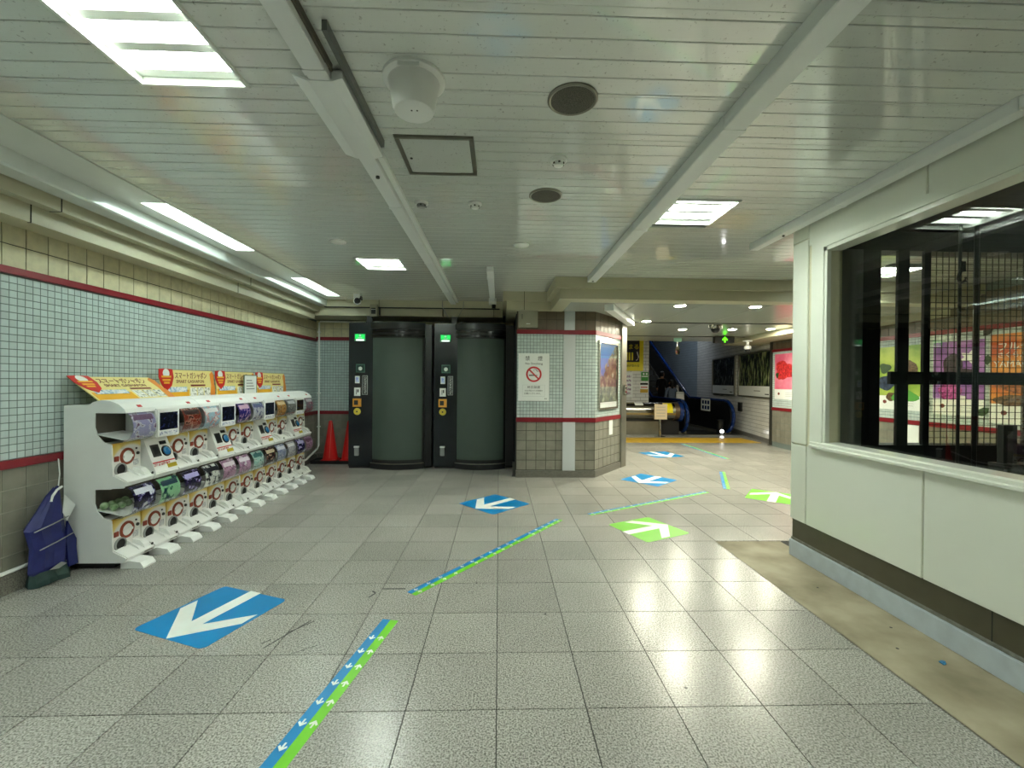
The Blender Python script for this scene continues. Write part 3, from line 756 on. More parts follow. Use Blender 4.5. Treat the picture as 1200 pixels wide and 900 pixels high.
# far end of the shaft: dark steel frame with wired glass
sh = MB()
sh.box(2.6, 4.75, 3.44, 3.58, 0.0, 0.955)
sh.box(2.6, 4.75, 3.44, 3.58, 2.545, 2.80)
sh.box(4.50, 4.75, 3.44, 3.58, 0.955, 2.545)
wsh = struct('wall_shaft', sh, BLACKM, 'black end wall of the lift shaft below and above the wired glass')
struct('wall_shaft_side', B(4.75, 4.9, -4.9, 3.58, 0, 2.80), BLACKM, 'black far side of the lift shaft')
obj('shaft_ceiling', B(2.62, 4.75, -4.9, 3.44, 2.70, 2.80), BLACKM, wsh)
obj('shaft_floor', B(2.75, 4.75, -4.9, 3.44, 0.0, 0.04), BLACKM, wsh)
t = thing('wired_glass_screen', 'dark steel screen with wired mesh glass behind the big window', 'screen', (0, 3.45, 0))
obj('side_panel', B(2.72, 2.945, -0.03, 0.03, 0.95, 2.545), mat('mid_grey_panel', (118, 120, 116), 0.4), t)
obj('edge_strip', B(2.70, 2.72, -0.02, 0.02, 0.95, 2.5), STEEL, t)
for a, b in ((2.945, 3.11), (3.255, 3.35), (3.475, 3.53)):
    obj('post', B(a, b, -0.012, 0.012, 0.95, 2.55), BLACK, t)
obj('cross_bar', B(3.17, 4.55, -0.045, -0.013, 1.452, 1.556), BLACK, t)
obj('bar_bracket', B(3.30, 3.42, -0.055, -0.046, 1.465, 1.54), DKMETAL, t)
for x in (3.52, 3.56): obj('bolt', MB().lathe([(0.007, 0), (0.007, 0.006)], (x, -0.046, 1.53 if x < 3.54 else 1.47), 'y', 8), STEEL, t)
obj('glass', B(3.53, 4.50, -0.006, 0.0, 0.955, 2.545), glassmat('wired_glass', (0.97, 0.95, 0.86), 1.4), t)
SW = 0.053
for i in range(int(0.97 / SW) + 1):
    obj('wire', B(3.535 + i * SW, 3.5395 + i * SW, 0.0005, 0.005, 0.955, 2.545), BLACKM, t)
for i in range(int(1.59 / SW) + 1):
    obj('wire', B(3.53, 4.50, 0.0005, 0.005, 0.96 + i * SW, 0.9645 + i * SW), BLACKM, t)
for x in (3.60, 3.735):
    o = tag(obj('guide_rope', MB().tube([(x, 3.28, 0.04), (x, 3.28, 2.7)], 0.011 if x < 3.7 else 0.016, 10), DKMETAL if x < 3.7 else BLACK),
            'thin steel lift rope with a hook in the shaft' if x < 3.7 else 'thicker black lift rope in the shaft', 'rope', 'lift ropes')
t = thing('rope_hook', 'small black hook hanging on the lift rope', 'hook', (3.59, 3.255, 2.28))
obj('shackle', MB().tube([(0, 0, 0.12), (-0.015, 0, 0.05), (-0.03, 0, 0), (-0.01, 0, -0.035), (0.025, 0, -0.02), (0.03, 0, 0.01)], 0.012, 8), BLACKM, t)
obj('plate', B(-0.02, 0.02, -0.01, 0.01, 0.05, 0.13), BLACKM, t)
t = thing('lift_bracket', 'dark slotted steel bracket at the bottom of the lift shaft', 'bracket', (3.60, 2.95, 0))
obj('upright', MB().box(-0.05, -0.02, -0.02, 0.02, 0.88, 1.17).box(0.02, 0.05, -0.02, 0.02, 0.88, 1.17).box(-0.02, 0.02, -0.02, 0.02, 1.13, 1.17), DKMETAL, t)
obj('base_beam', B(-0.08, 0.8, -0.05, 0.05, 0.78, 0.9), DKMETAL, t)
obj('stand', B(-0.05, 0.05, -0.04, 0.04, 0.04, 0.78), DKMETAL, t)
obj('bolt', MB().lathe([(0.008, 0), (0.008, 0.006)], (-0.05, -0.05, 0.85), 'y', 8), STEEL, t)

# ------------------------------------------------------------------ wall with fruit posters beyond the shaft
XP = 6.35
wp = struct('wall_passage', B(XP, XP + 0.12, 1.0, 9.84, 0, 2.80), GROUT, 'tiled passage wall carrying the fruit posters')
MY = Vector((0, -1, 0))
tiles(wp, 'mosaic_tile', 'mosaic_tile_rest', (XP, 9.84, 0.905), MY, Z3, 6.9, 1.27, 0.0497, 0.0497, 0.006, 0.004, MOSAIC, 0)
tiles(wp, 'grey_tile', 'grey_tile_rest', (XP, 9.84, 0.11), MY, Z3, 6.9, 0.73, 0.149, 0.149, 0.006, 0.006, GREYT, 60, minpx=6)
tiles(wp, 'brown_tile', 'brown_tile_rest', (XP, 9.84, 2.235), MY, Z3, 6.9, 0.45, 0.149, 0.149, 0.009, 0.006, BROWNT, 60, minpx=6)
for z0, z1 in ((0.84, 0.905), (2.172, 2.235)): obj('red_rail', B(XP - 0.022, XP, 1.2, 9.84, z0, z1), RED, wp)
struct('wall_passage_end', B(4.9, XP, 0.9, 1.05, 0, 2.8), CREAM, 'cream end wall of the passage beyond the shaft')
def fruit_poster(name, label, y0, y1, z0, z1, stops, blobs, txt=None):
    """poster flat on the passage wall, local x to the viewer's right, local -y outwards"""
    t = thing(name, label, 'poster', (XP - 0.008, (y0 + y1) / 2, z0), -math.pi / 2, 'fruit posters on the passage wall')
    w = abs(y1 - y0) / 2; h = z1 - z0
    obj('sheet', B(-w, w, -0.004, 0, 0, h), printmat(label[:24], stops, 3.0), t)
    obj('white_foot', B(-w, w, -0.0052, -0.004, 0, h * 0.22), PAPER, t)
    for x, z, rx, rz, m, kind in blobs:
        pts = []
        for k in range(18):
            a = 2 * math.pi * k / 18
            rr = 1 + (0.18 * math.sin(3 * a + x * 9) if kind == 'leaf' else 0.06 * math.sin(5 * a + z * 20)) + (0.35 * math.cos(5 * a) if kind == 'flower' else 0)
            pts.append((x * w + rx * rr * math.cos(a), z * h + rz * rr * math.sin(a)))
        obj(kind, MB().prism(pts, -0.0062 - 0.0004 * random.random(), -0.004, 'y'), m, t)
    obj('logo', MB().prism([(-w * 0.6 + 0.035 * math.cos(a * 0.5236), h * 0.12 + 0.03 * math.sin(a * 0.5236)) for a in range(12)], -0.006, -0.005, 'y'), mat('logo_brown', (120, 52, 40), 0.5), t)
    for k in range(3): obj('caption_line', B(0.0, w * 0.7, -0.006, -0.005, h * (0.07 + 0.035 * k), h * (0.075 + 0.035 * k)), PLASTG, t)
    if txt:
        for s, size, x, z in txt: text('lettering', s, size, PAPER, t, (x * w, -0.0066, z * h), width=None)
    return t
FBR = printmat('morel_brown', [(0.3, (40, 30, 22)), (0.6, (120, 92, 62))], 40)
FNV = printmat('navy_fruit', [(0.3, (24, 32, 52)), (0.7, (70, 84, 110))], 20)
FDK = printmat('dark_grape', [(0.3, (20, 16, 26)), (0.7, (70, 44, 60))], 34)
FOR_ = printmat('orange_brown_fruit', [(0.3, (90, 40, 26)), (0.7, (210, 130, 80))], 20)
FRD = printmat('cherry_red', [(0.3, (150, 10, 24)), (0.7, (240, 70, 70))], 20)
LEAF = mat('leaf_green', (52, 84, 40), 0.5, noise=0.3)
FWH = mat('flower_white', (240, 242, 236), 0.5)
FGR = mat('bright_green', (84, 160, 60), 0.5)
FMG = printmat('magenta_bunch', [(0.3, (120, 20, 90)), (0.7, (220, 110, 190))], 30)
fruit_poster('fruit_poster', 'green fruit poster with brown morel seen through the shaft window', 7.06, 6.30, 1.05, 2.06,
             [(0.35, (110, 150, 40)), (0.65, (190, 206, 96))],
             [(0.45, 0.58, 0.16, 0.2, FBR, 'fruit'), (-0.55, 0.42, 0.15, 0.12, FNV, 'fruit'), (-0.3, 0.2, 0.09, 0.07, FBR, 'fruit'), (0.3, 0.22, 0.22, 0.1, FGR, 'leaf'), (0.1, 0.3, 0.09, 0.08, FWH, 'flower'), (-0.6, 0.66, 0.1, 0.08, LEAF, 'leaf')])
fruit_poster('fruit_poster', 'purple fruit poster with dark grapes seen through the wired glass', 6.12, 5.45, 1.03, 2.06,
             [(0.35, (110, 60, 150)), (0.65, (176, 120, 196))],
             [(-0.2, 0.66, 0.13, 0.18, FDK, 'fruit'), (0.2, 0.56, 0.2, 0.07, FDK, 'fruit'), (0.45, 0.78, 0.1, 0.07, FWH, 'flower'), (-0.3, 0.32, 0.16, 0.12, FMG, 'fruit'), (0.0, 0.2, 0.2, 0.06, FWH, 'flower')])
fruit_poster('fruit_poster', 'orange fruit poster with the lettering YAMAGATA behind the wired glass', 5.39, 4.6, 0.97, 2.10,
             [(0.35, (196, 84, 30)), (0.65, (232, 160, 70))],
             [(-0.2, 0.45, 0.26, 0.12, FOR_, 'fruit'), (0.3, 0.5, 0.2, 0.16, FDK, 'fruit'), (-0.3, 0.26, 0.24, 0.07, FBR, 'fruit')],
             [('YAMAGATA', 0.11, -0.15, 0.66), ('フルーツ', 0.12, -0.2, 0.85), ('さくらんぼ', 0.08, -0.3, 0.76)])
fruit_poster('fruit_poster', 'pink cherry poster next to the dark pole in the passage', 9.75, 9.0, 1.1, 2.12,
             [(0.35, (226, 96, 130)), (0.65, (244, 150, 170))],
             [(-0.35, 0.72, 0.2, 0.13, FRD, 'fruit'), (-0.5, 0.55, 0.13, 0.12, FRD, 'fruit'), (-0.2, 0.55, 0.14, 0.12, FRD, 'fruit'), (-0.75, 0.53, 0.05, 0.06, LEAF, 'leaf'), (0.3, 0.62, 0.2, 0.15, FRD, 'fruit')])
for i, (y, z, r, a) in enumerate(((6.22, 1.16, 0.07, 0.4), (5.42, 2.16, 0.085, 0.9), (5.42, 1.78, 0.07, 1.5), (5.47, 1.10, 0.09, 0.6), (7.14, 2.06, 0.06, 0.2), (4.72, 0.95, 0.07, 0.9))):
    lab = ['dark leaf sticker under the purple poster', 'dark leaf sticker at the top corner of the orange poster', 'green leaf sticker between the purple and orange posters',
           'green leaf sticker at the bottom corner of the orange poster', 'small dark leaf sticker left of the green poster', 'green leaf sticker below the orange poster'][i]
    pts = [(0, 0), (0.35, 0.28), (0.75, 0.24), (1.0, 0.0), (0.75, -0.24), (0.35, -0.28)]
    c, s = math.cos(a), math.sin(a)
    pp = [((x - 0.5) * 2 * r * c - q * 2 * r * s, (x - 0.5) * 2 * r * s + q * 2 * r * c) for x, q in pts]
    o = tag(obj('leaf_sticker', MB().prism(pp, -0.003, 0, 'y'), LEAF if i in (2, 3, 5) else mat('leaf_dark', (38, 46, 40), 0.5)), lab, 'sticker', 'leaf stickers on the passage wall')
    o.location = (XP - 0.013, y, z); o.rotation_euler = (0, 0, -math.pi / 2)
o = tag(obj('notice_paper', B(-0.09, 0.09, -0.003, 0, -0.17, 0.17), PAPER), 'small pale notice under the green fruit poster', 'notice')
o.location = (XP - 0.008, 6.42, 0.66); o.rotation_euler = (0, 0, -math.pi / 2)

# ================================================================== FAR PASSAGE WITH ESCALATOR
RA, RB = Vector((6.5, 9.93, 0)), Vector((7.83, 16.85, 0))
RU = (RA - RB).normalized()
RN = RU.cross(Z3)
wf = struct('wall_passage_far', MB().prism([(RA.x, RA.y), (RB.x, RB.y), (RB.x + 0.0, 22.0), (RB.x + 0.4, 22.0), (RB.x + 0.4, 9.93)], 0, 6.0, 'z'), mat('pale_grout', (120, 122, 120), 0.9), 'white brick tiled wall beside the escalator')
tiles(wf, 'brick_tile', 'brick_tile_rest', (RB.x, RB.y, 0.1), RU, Z3, (RA - RB).length - 0.05, 3.2, 0.3, 0.1, 0.008, 0.004, SUBWAY, 200, minpx=7, offset_rows=True)
tiles(wf, 'brick_tile', 'brick_tile_rest', (RB.x, 22.0, 0.1), MY, Z3, 5.15, 5.5, 0.3, 0.1, 0.008, 0.004, mat('shaded_brick', (150, 164, 172), 0.3, vary=0.05), 0, offset_rows=True)  # same brick wall; the darker blue-grey paints in the well's shade
struct('baseboard_far', MB().prism([(RA.x - 0.03, RA.y), (RB.x - 0.03, RB.y), (RB.x + 0.02, RB.y), (RA.x + 0.02, RA.y)], 0, 0.1, 'z'), BASEG, 'dark skirting below the white brick tiles')
t = thing('corner_pole', 'dark steel pole between the brick tiles and the cherry poster', 'pole', (6.40, 9.91, 0))
obj('post', B(-0.05, 0.05, -0.05, 0.05, 0, 2.42), DKMETAL, t, 0.004)
obj('base_plate', B(-0.07, 0.07, -0.07, 0.07, 0, 0.02), STEELD, t)
wfar = struct('wall_far', B(2.2, 4.55, 13.0, 13.2, 0, 6.0), MATS['pale_grout'], 'white brick tiled wall with the yellow poster left of the escalator')
tiles(wfar, 'brick_tile', 'brick_tile_rest', (2.2, 13.0, 0.0), X3, Z3, 2.35, 3.6, 0.3, 0.1, 0.008, 0.004, SUBWAY, 60, minpx=7, offset_rows=True)
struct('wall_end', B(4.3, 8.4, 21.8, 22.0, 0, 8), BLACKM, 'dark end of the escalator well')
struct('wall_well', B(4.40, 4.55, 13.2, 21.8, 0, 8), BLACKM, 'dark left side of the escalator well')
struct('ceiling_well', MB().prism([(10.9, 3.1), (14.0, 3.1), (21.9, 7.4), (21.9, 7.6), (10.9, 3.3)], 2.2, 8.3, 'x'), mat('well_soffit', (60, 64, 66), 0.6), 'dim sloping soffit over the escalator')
obj('well_riser', B(2.2, 7.7, 10.9, 10.95, LOWC, 3.2), CREAM, bpy.data.objects['ceiling_well'])

def rw(s):                                    # a point on the slanted wall, s metres from the pole
    p = RA - RU * s
    return p
rang = math.atan2(RU.y, RU.x)
FOREST1 = printmat('waterfall_print_dark', [(0.40, (8, 12, 12)), (0.52, (34, 42, 42)), (0.60, (90, 98, 96)), (0.72, (190, 196, 190))], 3.2, 0.25, axis_scale=(6, 1, 1.1))
FOREST2 = printmat('waterfall_print_green', [(0.38, (14, 20, 14)), (0.50, (44, 58, 40)), (0.60, (120, 130, 84)), (0.72, (190, 190, 150))], 3.2, 0.25, axis_scale=(6, 1, 1.1))
for s0, s1, z0, z1, m, l in ((2.70, 4.95, 1.08, 2.27, FOREST1, 'framed dark waterfall picture nearer the escalator'), (0.12, 2.42, 1.08, 2.27, FOREST2, 'framed green forest picture beside the dark pole')):
    c = rw((s0 + s1) / 2) + RN * 0.006
    w = (s1 - s0) / 2
    t = thing('framed_picture', l, 'picture', (c.x, c.y, z0), rang, 'framed pictures on the brick tiled wall')
    fr = MB().box(-w, w, -0.04, 0, 0, 0.035).box(-w, w, -0.04, 0, z1 - z0 - 0.035, z1 - z0).box(-w, -w + 0.05, -0.04, 0, 0.035, z1 - z0 - 0.035).box(w - 0.05, w, -0.04, 0, 0.035, z1 - z0 - 0.035)
    obj('frame', fr, STEELD, t)
    obj('print', B(-w + 0.05, w - 0.05, -0.02, -0.004, 0.30, z1 - z0 - 0.035), m, t)
    obj('caption_band', B(-w + 0.05, w - 0.05, -0.02, -0.004, 0.035, 0.30), PAPER, t)
    obj('caption', B(0.0, w * 0.35, -0.022, -0.02, 0.17, 0.185), TXT, t)
    obj('caption', B(w * 0.6, w * 0.8, -0.022, -0.02, 0.09, 0.115), TXT, t)
c = rw(2.25) + RN * 0.006
o = tag(obj('wall_box', B(-0.12, 0.12, -0.05, 0, -0.13, 0.13), BLACKM, bevel=0.006), 'small black box on the brick tiles under the framed pictures', 'box')
o.location = (c.x, c.y, 0.78); o.rotation_euler = (0, 0, rang)

# yellow poster and stickers on the far tile wall
YEL = mat('poster_yellow', (238, 220, 20), 0.4)
t = thing('yellow_poster', 'yellow and black poster on the tiled wall left of the escalator', 'poster', (3.95, 12.985, 1.80))
obj('sheet', B(-0.42, 0.42, -0.006, 0, 0, 0.98), YEL, t)
obj('dark_field', B(-0.36, 0.30, -0.008, -0.006, 0.27, 0.92), TXT, t)
text('lettering', 'まる', 0.175, YEL, t, (0.12, -0.009, 0.72))
for k in range(4): obj('stripe', B(-0.2 + 0.085 * k, -0.15 + 0.085 * k, -0.0095, -0.008, 0.32, 0.56), YEL, t)
obj('arrow', MB().tube([(0.19, 0, 0.32), (0.24, 0, 0.34), (0.27, 0, 0.42), (0.22, 0, 0.58)], 0.015, 6), PAPER, t, loc=(0, -0.009, 0))
text('lettering', '駅が変わる', 0.08, TXT, t, (0.1, -0.008, 0.15))
t = thing('yellow_banner', 'yellow striped banner above the yellow poster', 'banner', (3.9, 12.985, 2.84))
obj('sheet', B(-0.4, 0.42, -0.006, 0, 0, 0.2), YEL, t)
for k in range(6): obj('stripe', B(-0.36 + 0.12 * k, -0.30 + 0.12 * k, -0.008, -0.006, 0.03, 0.17), mat('olive_print', (120, 112, 30), 0.5), t)
t = thing('green_notice', 'small green notice right of the yellow poster', 'notice', (4.42, 12.985, 1.50))
obj('sheet', B(-0.11, 0.11, -0.005, 0, 0, 0.27), mat('notice_green', (60, 150, 60), 0.5), t)
obj('stripe', B(-0.09, 0.09, -0.007, -0.005, 0.12, 0.15), PAPER, t)
for x in (-0.06, 0.03): obj('pictogram', B(x, x + 0.05, -0.007, -0.005, 0.18, 0.24), PAPER, t)
t = thing('warning_notice', 'black and yellow warning notice below the green one', 'notice', (4.40, 12.985, 1.12))
obj('sheet', B(-0.13, 0.13, -0.005, 0, 0, 0.33), PAPER, t)
obj('black_band', B(-0.12, 0.12, -0.007, -0.005, 0.26, 0.32), TXT, t)
obj('yellow_band', B(-0.12, 0.12, -0.007, -0.005, 0.02, 0.13), YELLOWT, t)
obj('red_marks', B(-0.1, 0.1, -0.007, -0.005, 0.17, 0.2), SIGNR, t)
t = thing('timetable_board', 'pale timetable poster beside the stainless jamb', 'poster', (3.75, 12.985, 1.0))
obj('sheet', B(-0.3, 0.3, -0.005, 0, 0, 0.76), PAPER, t)
for k in range(5): obj('print_block', B(-0.26, 0.25, -0.007, -0.005, 0.08 + 0.13 * k, 0.15 + 0.13 * k), printmat('timetable_print', [(0.4, (230, 230, 230)), (0.55, (150, 120, 150)), (0.7, (60, 70, 110))], 22), t)

# escalator along +Y: two balustrades with blue handrails, inclined at 30 degrees
t = thing('escalator', 'escalator with black sides and blue handrails at the end of the passage', 'escalator', (0, 12.2, 0))
FLAT, TOP = 2.3, 9.3
HB = mat('handrail_blue', (16, 44, 100), 0.2)
def esc_z(y): return max(0.0, y - FLAT) * math.tan(math.radians(30))
for xc, nm in ((5.21, 'left'), (6.5, 'right')):
    # rounded end: side outline swept along the ramp
    out = []
    for k in range(13):
        a = math.pi / 2 + math.pi * k / 12
        out.append((0.42 * math.cos(a) + 0.0, 0.50 + 0.42 * math.sin(a)))
    prof = [(TOP, 0.92 + esc_z(TOP)), (FLAT, 0.92)] + out + [(FLAT, 0.08), (TOP, 0.08 + esc_z(TOP))]
    obj('balustrade', MB().prism(prof, xc - 0.07, xc + 0.07, 'x'), BLACK, t)
    path = [(TOP, 0.95 + esc_z(TOP)), (FLAT + 0.5, 0.95 + esc_z(FLAT + 0.5)), (FLAT, 0.955)] + [(0.45 * math.cos(math.pi / 2 + math.pi * k / 12), 0.50 + 0.45 * math.sin(math.pi / 2 + math.pi * k / 12)) for k in range(13)] + [(0.35, 0.05)]
    obj('handrail', MB().tube([(xc, a, b) for a, b in path], 0.045, 10), HB, t, smooth=True)
    obj('skirt_cover', B(xc - 0.12, xc + 0.12, -0.1, FLAT, 0.0, 0.07), STEELD, t)
    obj('skirt_incline', MB().prism([(FLAT, 0.0), (FLAT, 0.09), (TOP, 0.09 + esc_z(TOP)), (TOP, esc_z(TOP) - 0.3)], xc - 0.1, xc + 0.1, 'x'), STEELD, t)
obj('comb_plate', B(5.24, 6.38, -0.4, 0.7, 0.0, 0.02), STEEL, t)
for k in range(18):
    y = 0.7 + k * 0.4
    z = esc_z(y + 0.2)
    obj('step', B(5.24, 6.38, y, y + 0.39, max(z - 0.2, 0.0), max(z, 0.015)), DKMETAL, t)
obj('newel_lamp', MB().lathe([(0.05, 0), (0.05, 0.02)], (6.25, -0.28, 0.10), 'y', 16), emis('sensor_white', (255, 255, 255), 6), t)
obj('sensor_post', MB().lathe([(0.10, 0.0), (0.10, 0.36), (0.12, 0.37), (0.12, 0.40), (0.04, 0.41)], (6.25, -0.2, 0.02), 'z', 20), BLACK, t)
o = tag(obj('instruction_sticker', B(-0.003, 0, -0.3, 0.3, -0.19, 0.19), PAPER), 'white instruction sticker on the right escalator side', 'sticker')
o.location = (6.5 - 0.072, 13.25, 0.78)
for k in range(3):
    for j in range(2): obj('pictogram', B(-0.005, -0.003, -0.24 + 0.17 * k, -0.13 + 0.17 * k, -0.14 + 0.16 * j, -0.03 + 0.16 * j), HB, o)
# stainless rounded barrier left of the escalator
t = thing('steel_barrier', 'rounded stainless steel barrier left of the escalator entrance', 'barrier', (0, 11.95, 0))
cp = [(0.0 + 0.24 * math.cos(math.pi * 2 * k / 20), 0.655 + 0.24 * math.sin(math.pi * 2 * k / 20)) for k in range(20)]
obj('drum', MB().prism(cp, 2.4, 4.94, 'x'), STEEL, t, smooth=True)
cp2 = [(0.275 * math.cos(math.pi * 2 * k / 24), 0.645 + 0.275 * math.sin(math.pi * 2 * k / 24)) for k in range(24)]
obj('blue_band', MB().prism(cp2, 4.98, 5.08, 'x'), HB, t, smooth=True)
obj('end_ring', MB().prism([(p[0] * 1.03, 0.65 + (p[1] - 0.65) * 1.03) for p in cp], 4.86, 4.98, 'x'), mat('end_ring_steel', (120, 104, 84), 0.35, metal=0.8), t, smooth=True)
obj('gap_band', B(2.4, 4.7, -0.1, 0.2, 0.38, 0.46), BLACKM, t)
obj('base_panel', B(2.4, 4.45, -0.06, 0.2, 0.0, 0.38), STEELD, t)
obj('black_end', B(4.45, 5.05, 0.0, 0.25, 0.0, 0.46), BLACKM, t)
yl = obj('yellow_sticker', MB().prism([(0.246 * math.cos(a), 0.655 + 0.246 * math.sin(a)) for a in [math.pi * (0.62 + 0.06 * k) for k in range(8)]] + [(0.2 * math.cos(a), 0.655 + 0.2 * math.sin(a)) for a in [math.pi * (1.04 - 0.06 * k) for k in range(8)]], 4.5, 4.78, 'x'), YEL, t)
obj('white_sticker', MB().prism([(0.246 * math.cos(a), 0.655 + 0.246 * math.sin(a)) for a in [math.pi * (0.55 + 0.05 * k) for k in range(5)]] + [(0.2 * math.cos(a), 0.655 + 0.2 * math.sin(a)) for a in [math.pi * (0.75 - 0.05 * k) for k in range(5)]], 3.75, 3.98, 'x'), PAPER, t)
t = thing('stand_sign', 'beige notice on a thin post before the steel barrier', 'sign', (4.32, 11.45, 0))
obj('post', MB().tube([(0, 0, 0), (0, 0, 0.9)], 0.035, 12), STEEL, t)
obj('board', B(-0.17, 0.17, -0.06, -0.04, 0.47, 0.88), mat('notice_beige', (206, 190, 160), 0.6), t)
for k in range(4): obj('text_line', B(-0.12, 0.12, -0.0615, -0.06, 0.55 + 0.08 * k, 0.565 + 0.08 * k), PLASTG, t)
obj('clip', B(-0.04, 0.04, -0.065, 0.04, 0.87, 0.93), BLACK, t)
obj('foot', MB().lathe([(0.14, 0), (0.14, 0.012), (0.04, 0.02)], n=24), STEEL, t)

t = thing('well_fill_light', 'added fill lamp under the sloping soffit, brightening the escalator well', 'ceiling light', (5.9, 16.2, 4.12))  # unseen lamp, added to brighten the escalator well
t.rotation_euler = (math.radians(28.5), 0, 0)
obj('housing', B(-0.7, 0.7, -0.12, 0.12, 0.0, 0.06), WHITE, t, 0.004)
obj('diffuser', B(-0.66, 0.66, -0.09, 0.09, -0.025, 0.0), emis('well_fill_glow', (235, 245, 255), 16.0), t)
# hanging green arrow sign, cameras, mirror under the low ceiling
t = thing('arrow_sign', 'black hanging sign with a glowing green arrow', 'sign', (5.08, 9.65, 2.36))
obj('case', B(-0.22, 0.22, -0.06, 0.06, 0, 0.145), BLACKM, t, 0.004)
obj('arrow', MB().prism([(-0.018, 0.01), (0.018, 0.01), (0.018, 0.078), (0.055, 0.048), (0.062, 0.078), (0.0, 0.14), (-0.062, 0.078), (-0.055, 0.048), (-0.018, 0.078)], -0.064, -0.06, 'y'), emis('arrow_green', (90, 255, 20), 1.0), t)
obj('hanger', B(-0.012, 0.012, -0.012, 0.012, 0.145, 0.16), DKMETAL, t)
t = thing('dome_camera', 'silver dome camera under the low ceiling', 'camera', (3.98, 7.85, LOWC))
obj('base', MB().lathe([(0.12, 0), (0.12, -0.03), (0.105, -0.07)], n=28), STEEL, t, smooth=True)
obj('dome', MB().lathe([(0.085, -0.07), (0.075, -0.11), (0.045, -0.14), (0.005, -0.15)], n=28), BLACK, t, smooth=True)
t = thing('security_camera', 'white ball camera hanging before the framed pictures', 'camera', (5.62, 9.62, 2.42))
obj('mount', MB().lathe([(0.10, 0), (0.10, -0.025), (0.03, -0.03), (0.03, -0.11)], n=20), PLASTW, t, smooth=True)
obj('body', MB().lathe([(0.03, -0.10), (0.07, -0.13), (0.075, -0.18), (0.06, -0.20)], n=20), PLASTW, t, smooth=True)
obj('lens', MB().lathe([(0.058, -0.195), (0.06, -0.215), (0.04, -0.245), (0.005, -0.255)], n=20), BLACK, t, smooth=True)
t = thing('hanging_mirror', 'small round mirror with a green plate hanging from the ceiling', 'mirror', (4.25, 10.2, LOWC))
obj('rod', MB().tube([(0, 0, 0), (0, 0, -0.26)], 0.015, 8), STEEL, t)
obj('green_plate', B(-0.08, 0.10, -0.02, 0.02, -0.09, -0.002), mat('pale_green_plate', (150, 200, 180), 0.4), t)
obj('mirror_disc', MB().lathe([(0.10, 0), (0.10, 0.02), (0.06, 0.035), (0.002, 0.04)], (0, 0, -0.3), 'y', 24), STEEL, t, smooth=True, rot=(0, 0, 0.7))
for x0, y0, lab in ((-2.19, 6.72, 'white ball security camera on the ceiling before the left booth'),):
    t = thing('security_camera', lab, 'camera', (x0, y0, CEIL))
    obj('bracket', B(-0.05, 0.05, -0.04, 0.04, -0.07, 0), PLASTW, t, 0.004)
    obj('arm', B(0.03, 0.07, -0.03, 0.03, -0.1, -0.04), DKMETAL, t)
    obj('body', MB().lathe([(0.02, -0.06), (0.05, -0.075), (0.058, -0.115), (0.05, -0.15), (0.01, -0.17)], n=24), PLASTW, t, smooth=True)
    obj('lens', MB().lathe([(0.043, 0.02), (0.045, 0.05), (0.03, 0.062), (0.002, 0.066)], (0.012, 0.0, -0.115), 'y', 20), BLACK, t, smooth=True)
t = thing('wall_sensor', 'small grey sensor box on the beam above the left booth', 'sensor', (-2.07, 7.20, 2.60))
obj('case', B(-0.06, 0.06, -0.04, 0.02, -0.10, 0.10), GREYBOX, t, 0.005)
obj('window', B(-0.035, 0.035, -0.045, -0.04, -0.06, 0.04), BLACK, t)
obj('stripe', B(-0.035, 0.035, -0.046, -0.045, 0.01, 0.02), PAPER, t)
for i, (x, l) in enumerate(((-0.95, 'thin drooping wire from the beam, left of the pair'), (-0.6, 'thin drooping wire from the beam, right of the pair'))):
    tag(obj('wire', MB().tube([(x, 7.20, 2.77), (x, 7.19, 2.68), (x + 0.05 * (1 - 2 * i), 7.19, 2.58), (x + 0.1 * (1 - 2 * i), 7.26, 2.5)], 0.007, 6), PLASTG), l, 'wire', 'drooping wires above the booths')
# walls closing the concourse behind the viewer
struct('wall_rear', B(-3.45, 2.6, -5.15, -4.9, 0, 2.95), CREAM, 'cream wall far behind the viewer')

# ================================================================== CAPSULE TOY MACHINES
CW = 0.2675
def panel_print():
    m, nt, b = newmat('machine_panel_print')
    tc = nt.nodes.new('ShaderNodeTexCoord'); sp = nt.nodes.new('ShaderNodeSeparateXYZ'); nt.links.new(tc.outputs['Object'], sp.inputs[0])
    v = nt.nodes.new('ShaderNodeVectorMath'); v.operation = 'DISTANCE'; v.inputs[1].default_value = (0.03, 0, 0.04)
    nt.links.new(tc.outputs['Object'], v.inputs[0])
    r = nt.nodes.new('ShaderNodeValToRGB'); e = r.color_ramp.elements
    e[0].position = 0.165; e[0].color = lin((232, 232, 226)); e[1].position = 0.24; e[1].color = lin((196, 150, 20))
    q = e.new(0.185); q.color = lin((226, 206, 120))
    nt.links.new(v.outputs['Value'], r.inputs[0]); nt.links.new(r.outputs[0], b.inputs['Base Color']); b.inputs['Roughness'].default_value = 0.35
    return m
PANELP = panel_print()
RINGB = mat('knob_ring_brown', (140, 62, 34), 0.35)
COINR = mat('coin_plate_red', (150, 66, 46), 0.4)
RECESS = mat('recess_shade', (96, 90, 78), 0.5)  # grey-brown stands in for the shade inside the display windows
SCREEN = printmat('dark_screen', [(0.45, (14, 16, 24)), (0.6, (24, 30, 60)), (0.75, (50, 60, 110))], 30, 0.15)
BLUEC = printmat('reader_blue', [(0.3, (20, 70, 130)), (0.6, (60, 140, 200)), (0.8, (220, 230, 190))], 14, 0.2)
SIGNY = mat('header_cream', (240, 226, 150), 0.4)
SIGNG = mat('header_gold', (236, 176, 36), 0.4)
SIGNO = mat('header_orange', (228, 140, 50), 0.4)
SIGNT = mat('header_brown', (130, 44, 40), 0.5)
BADGE = mat('badge_red', (206, 40, 34), 0.35)
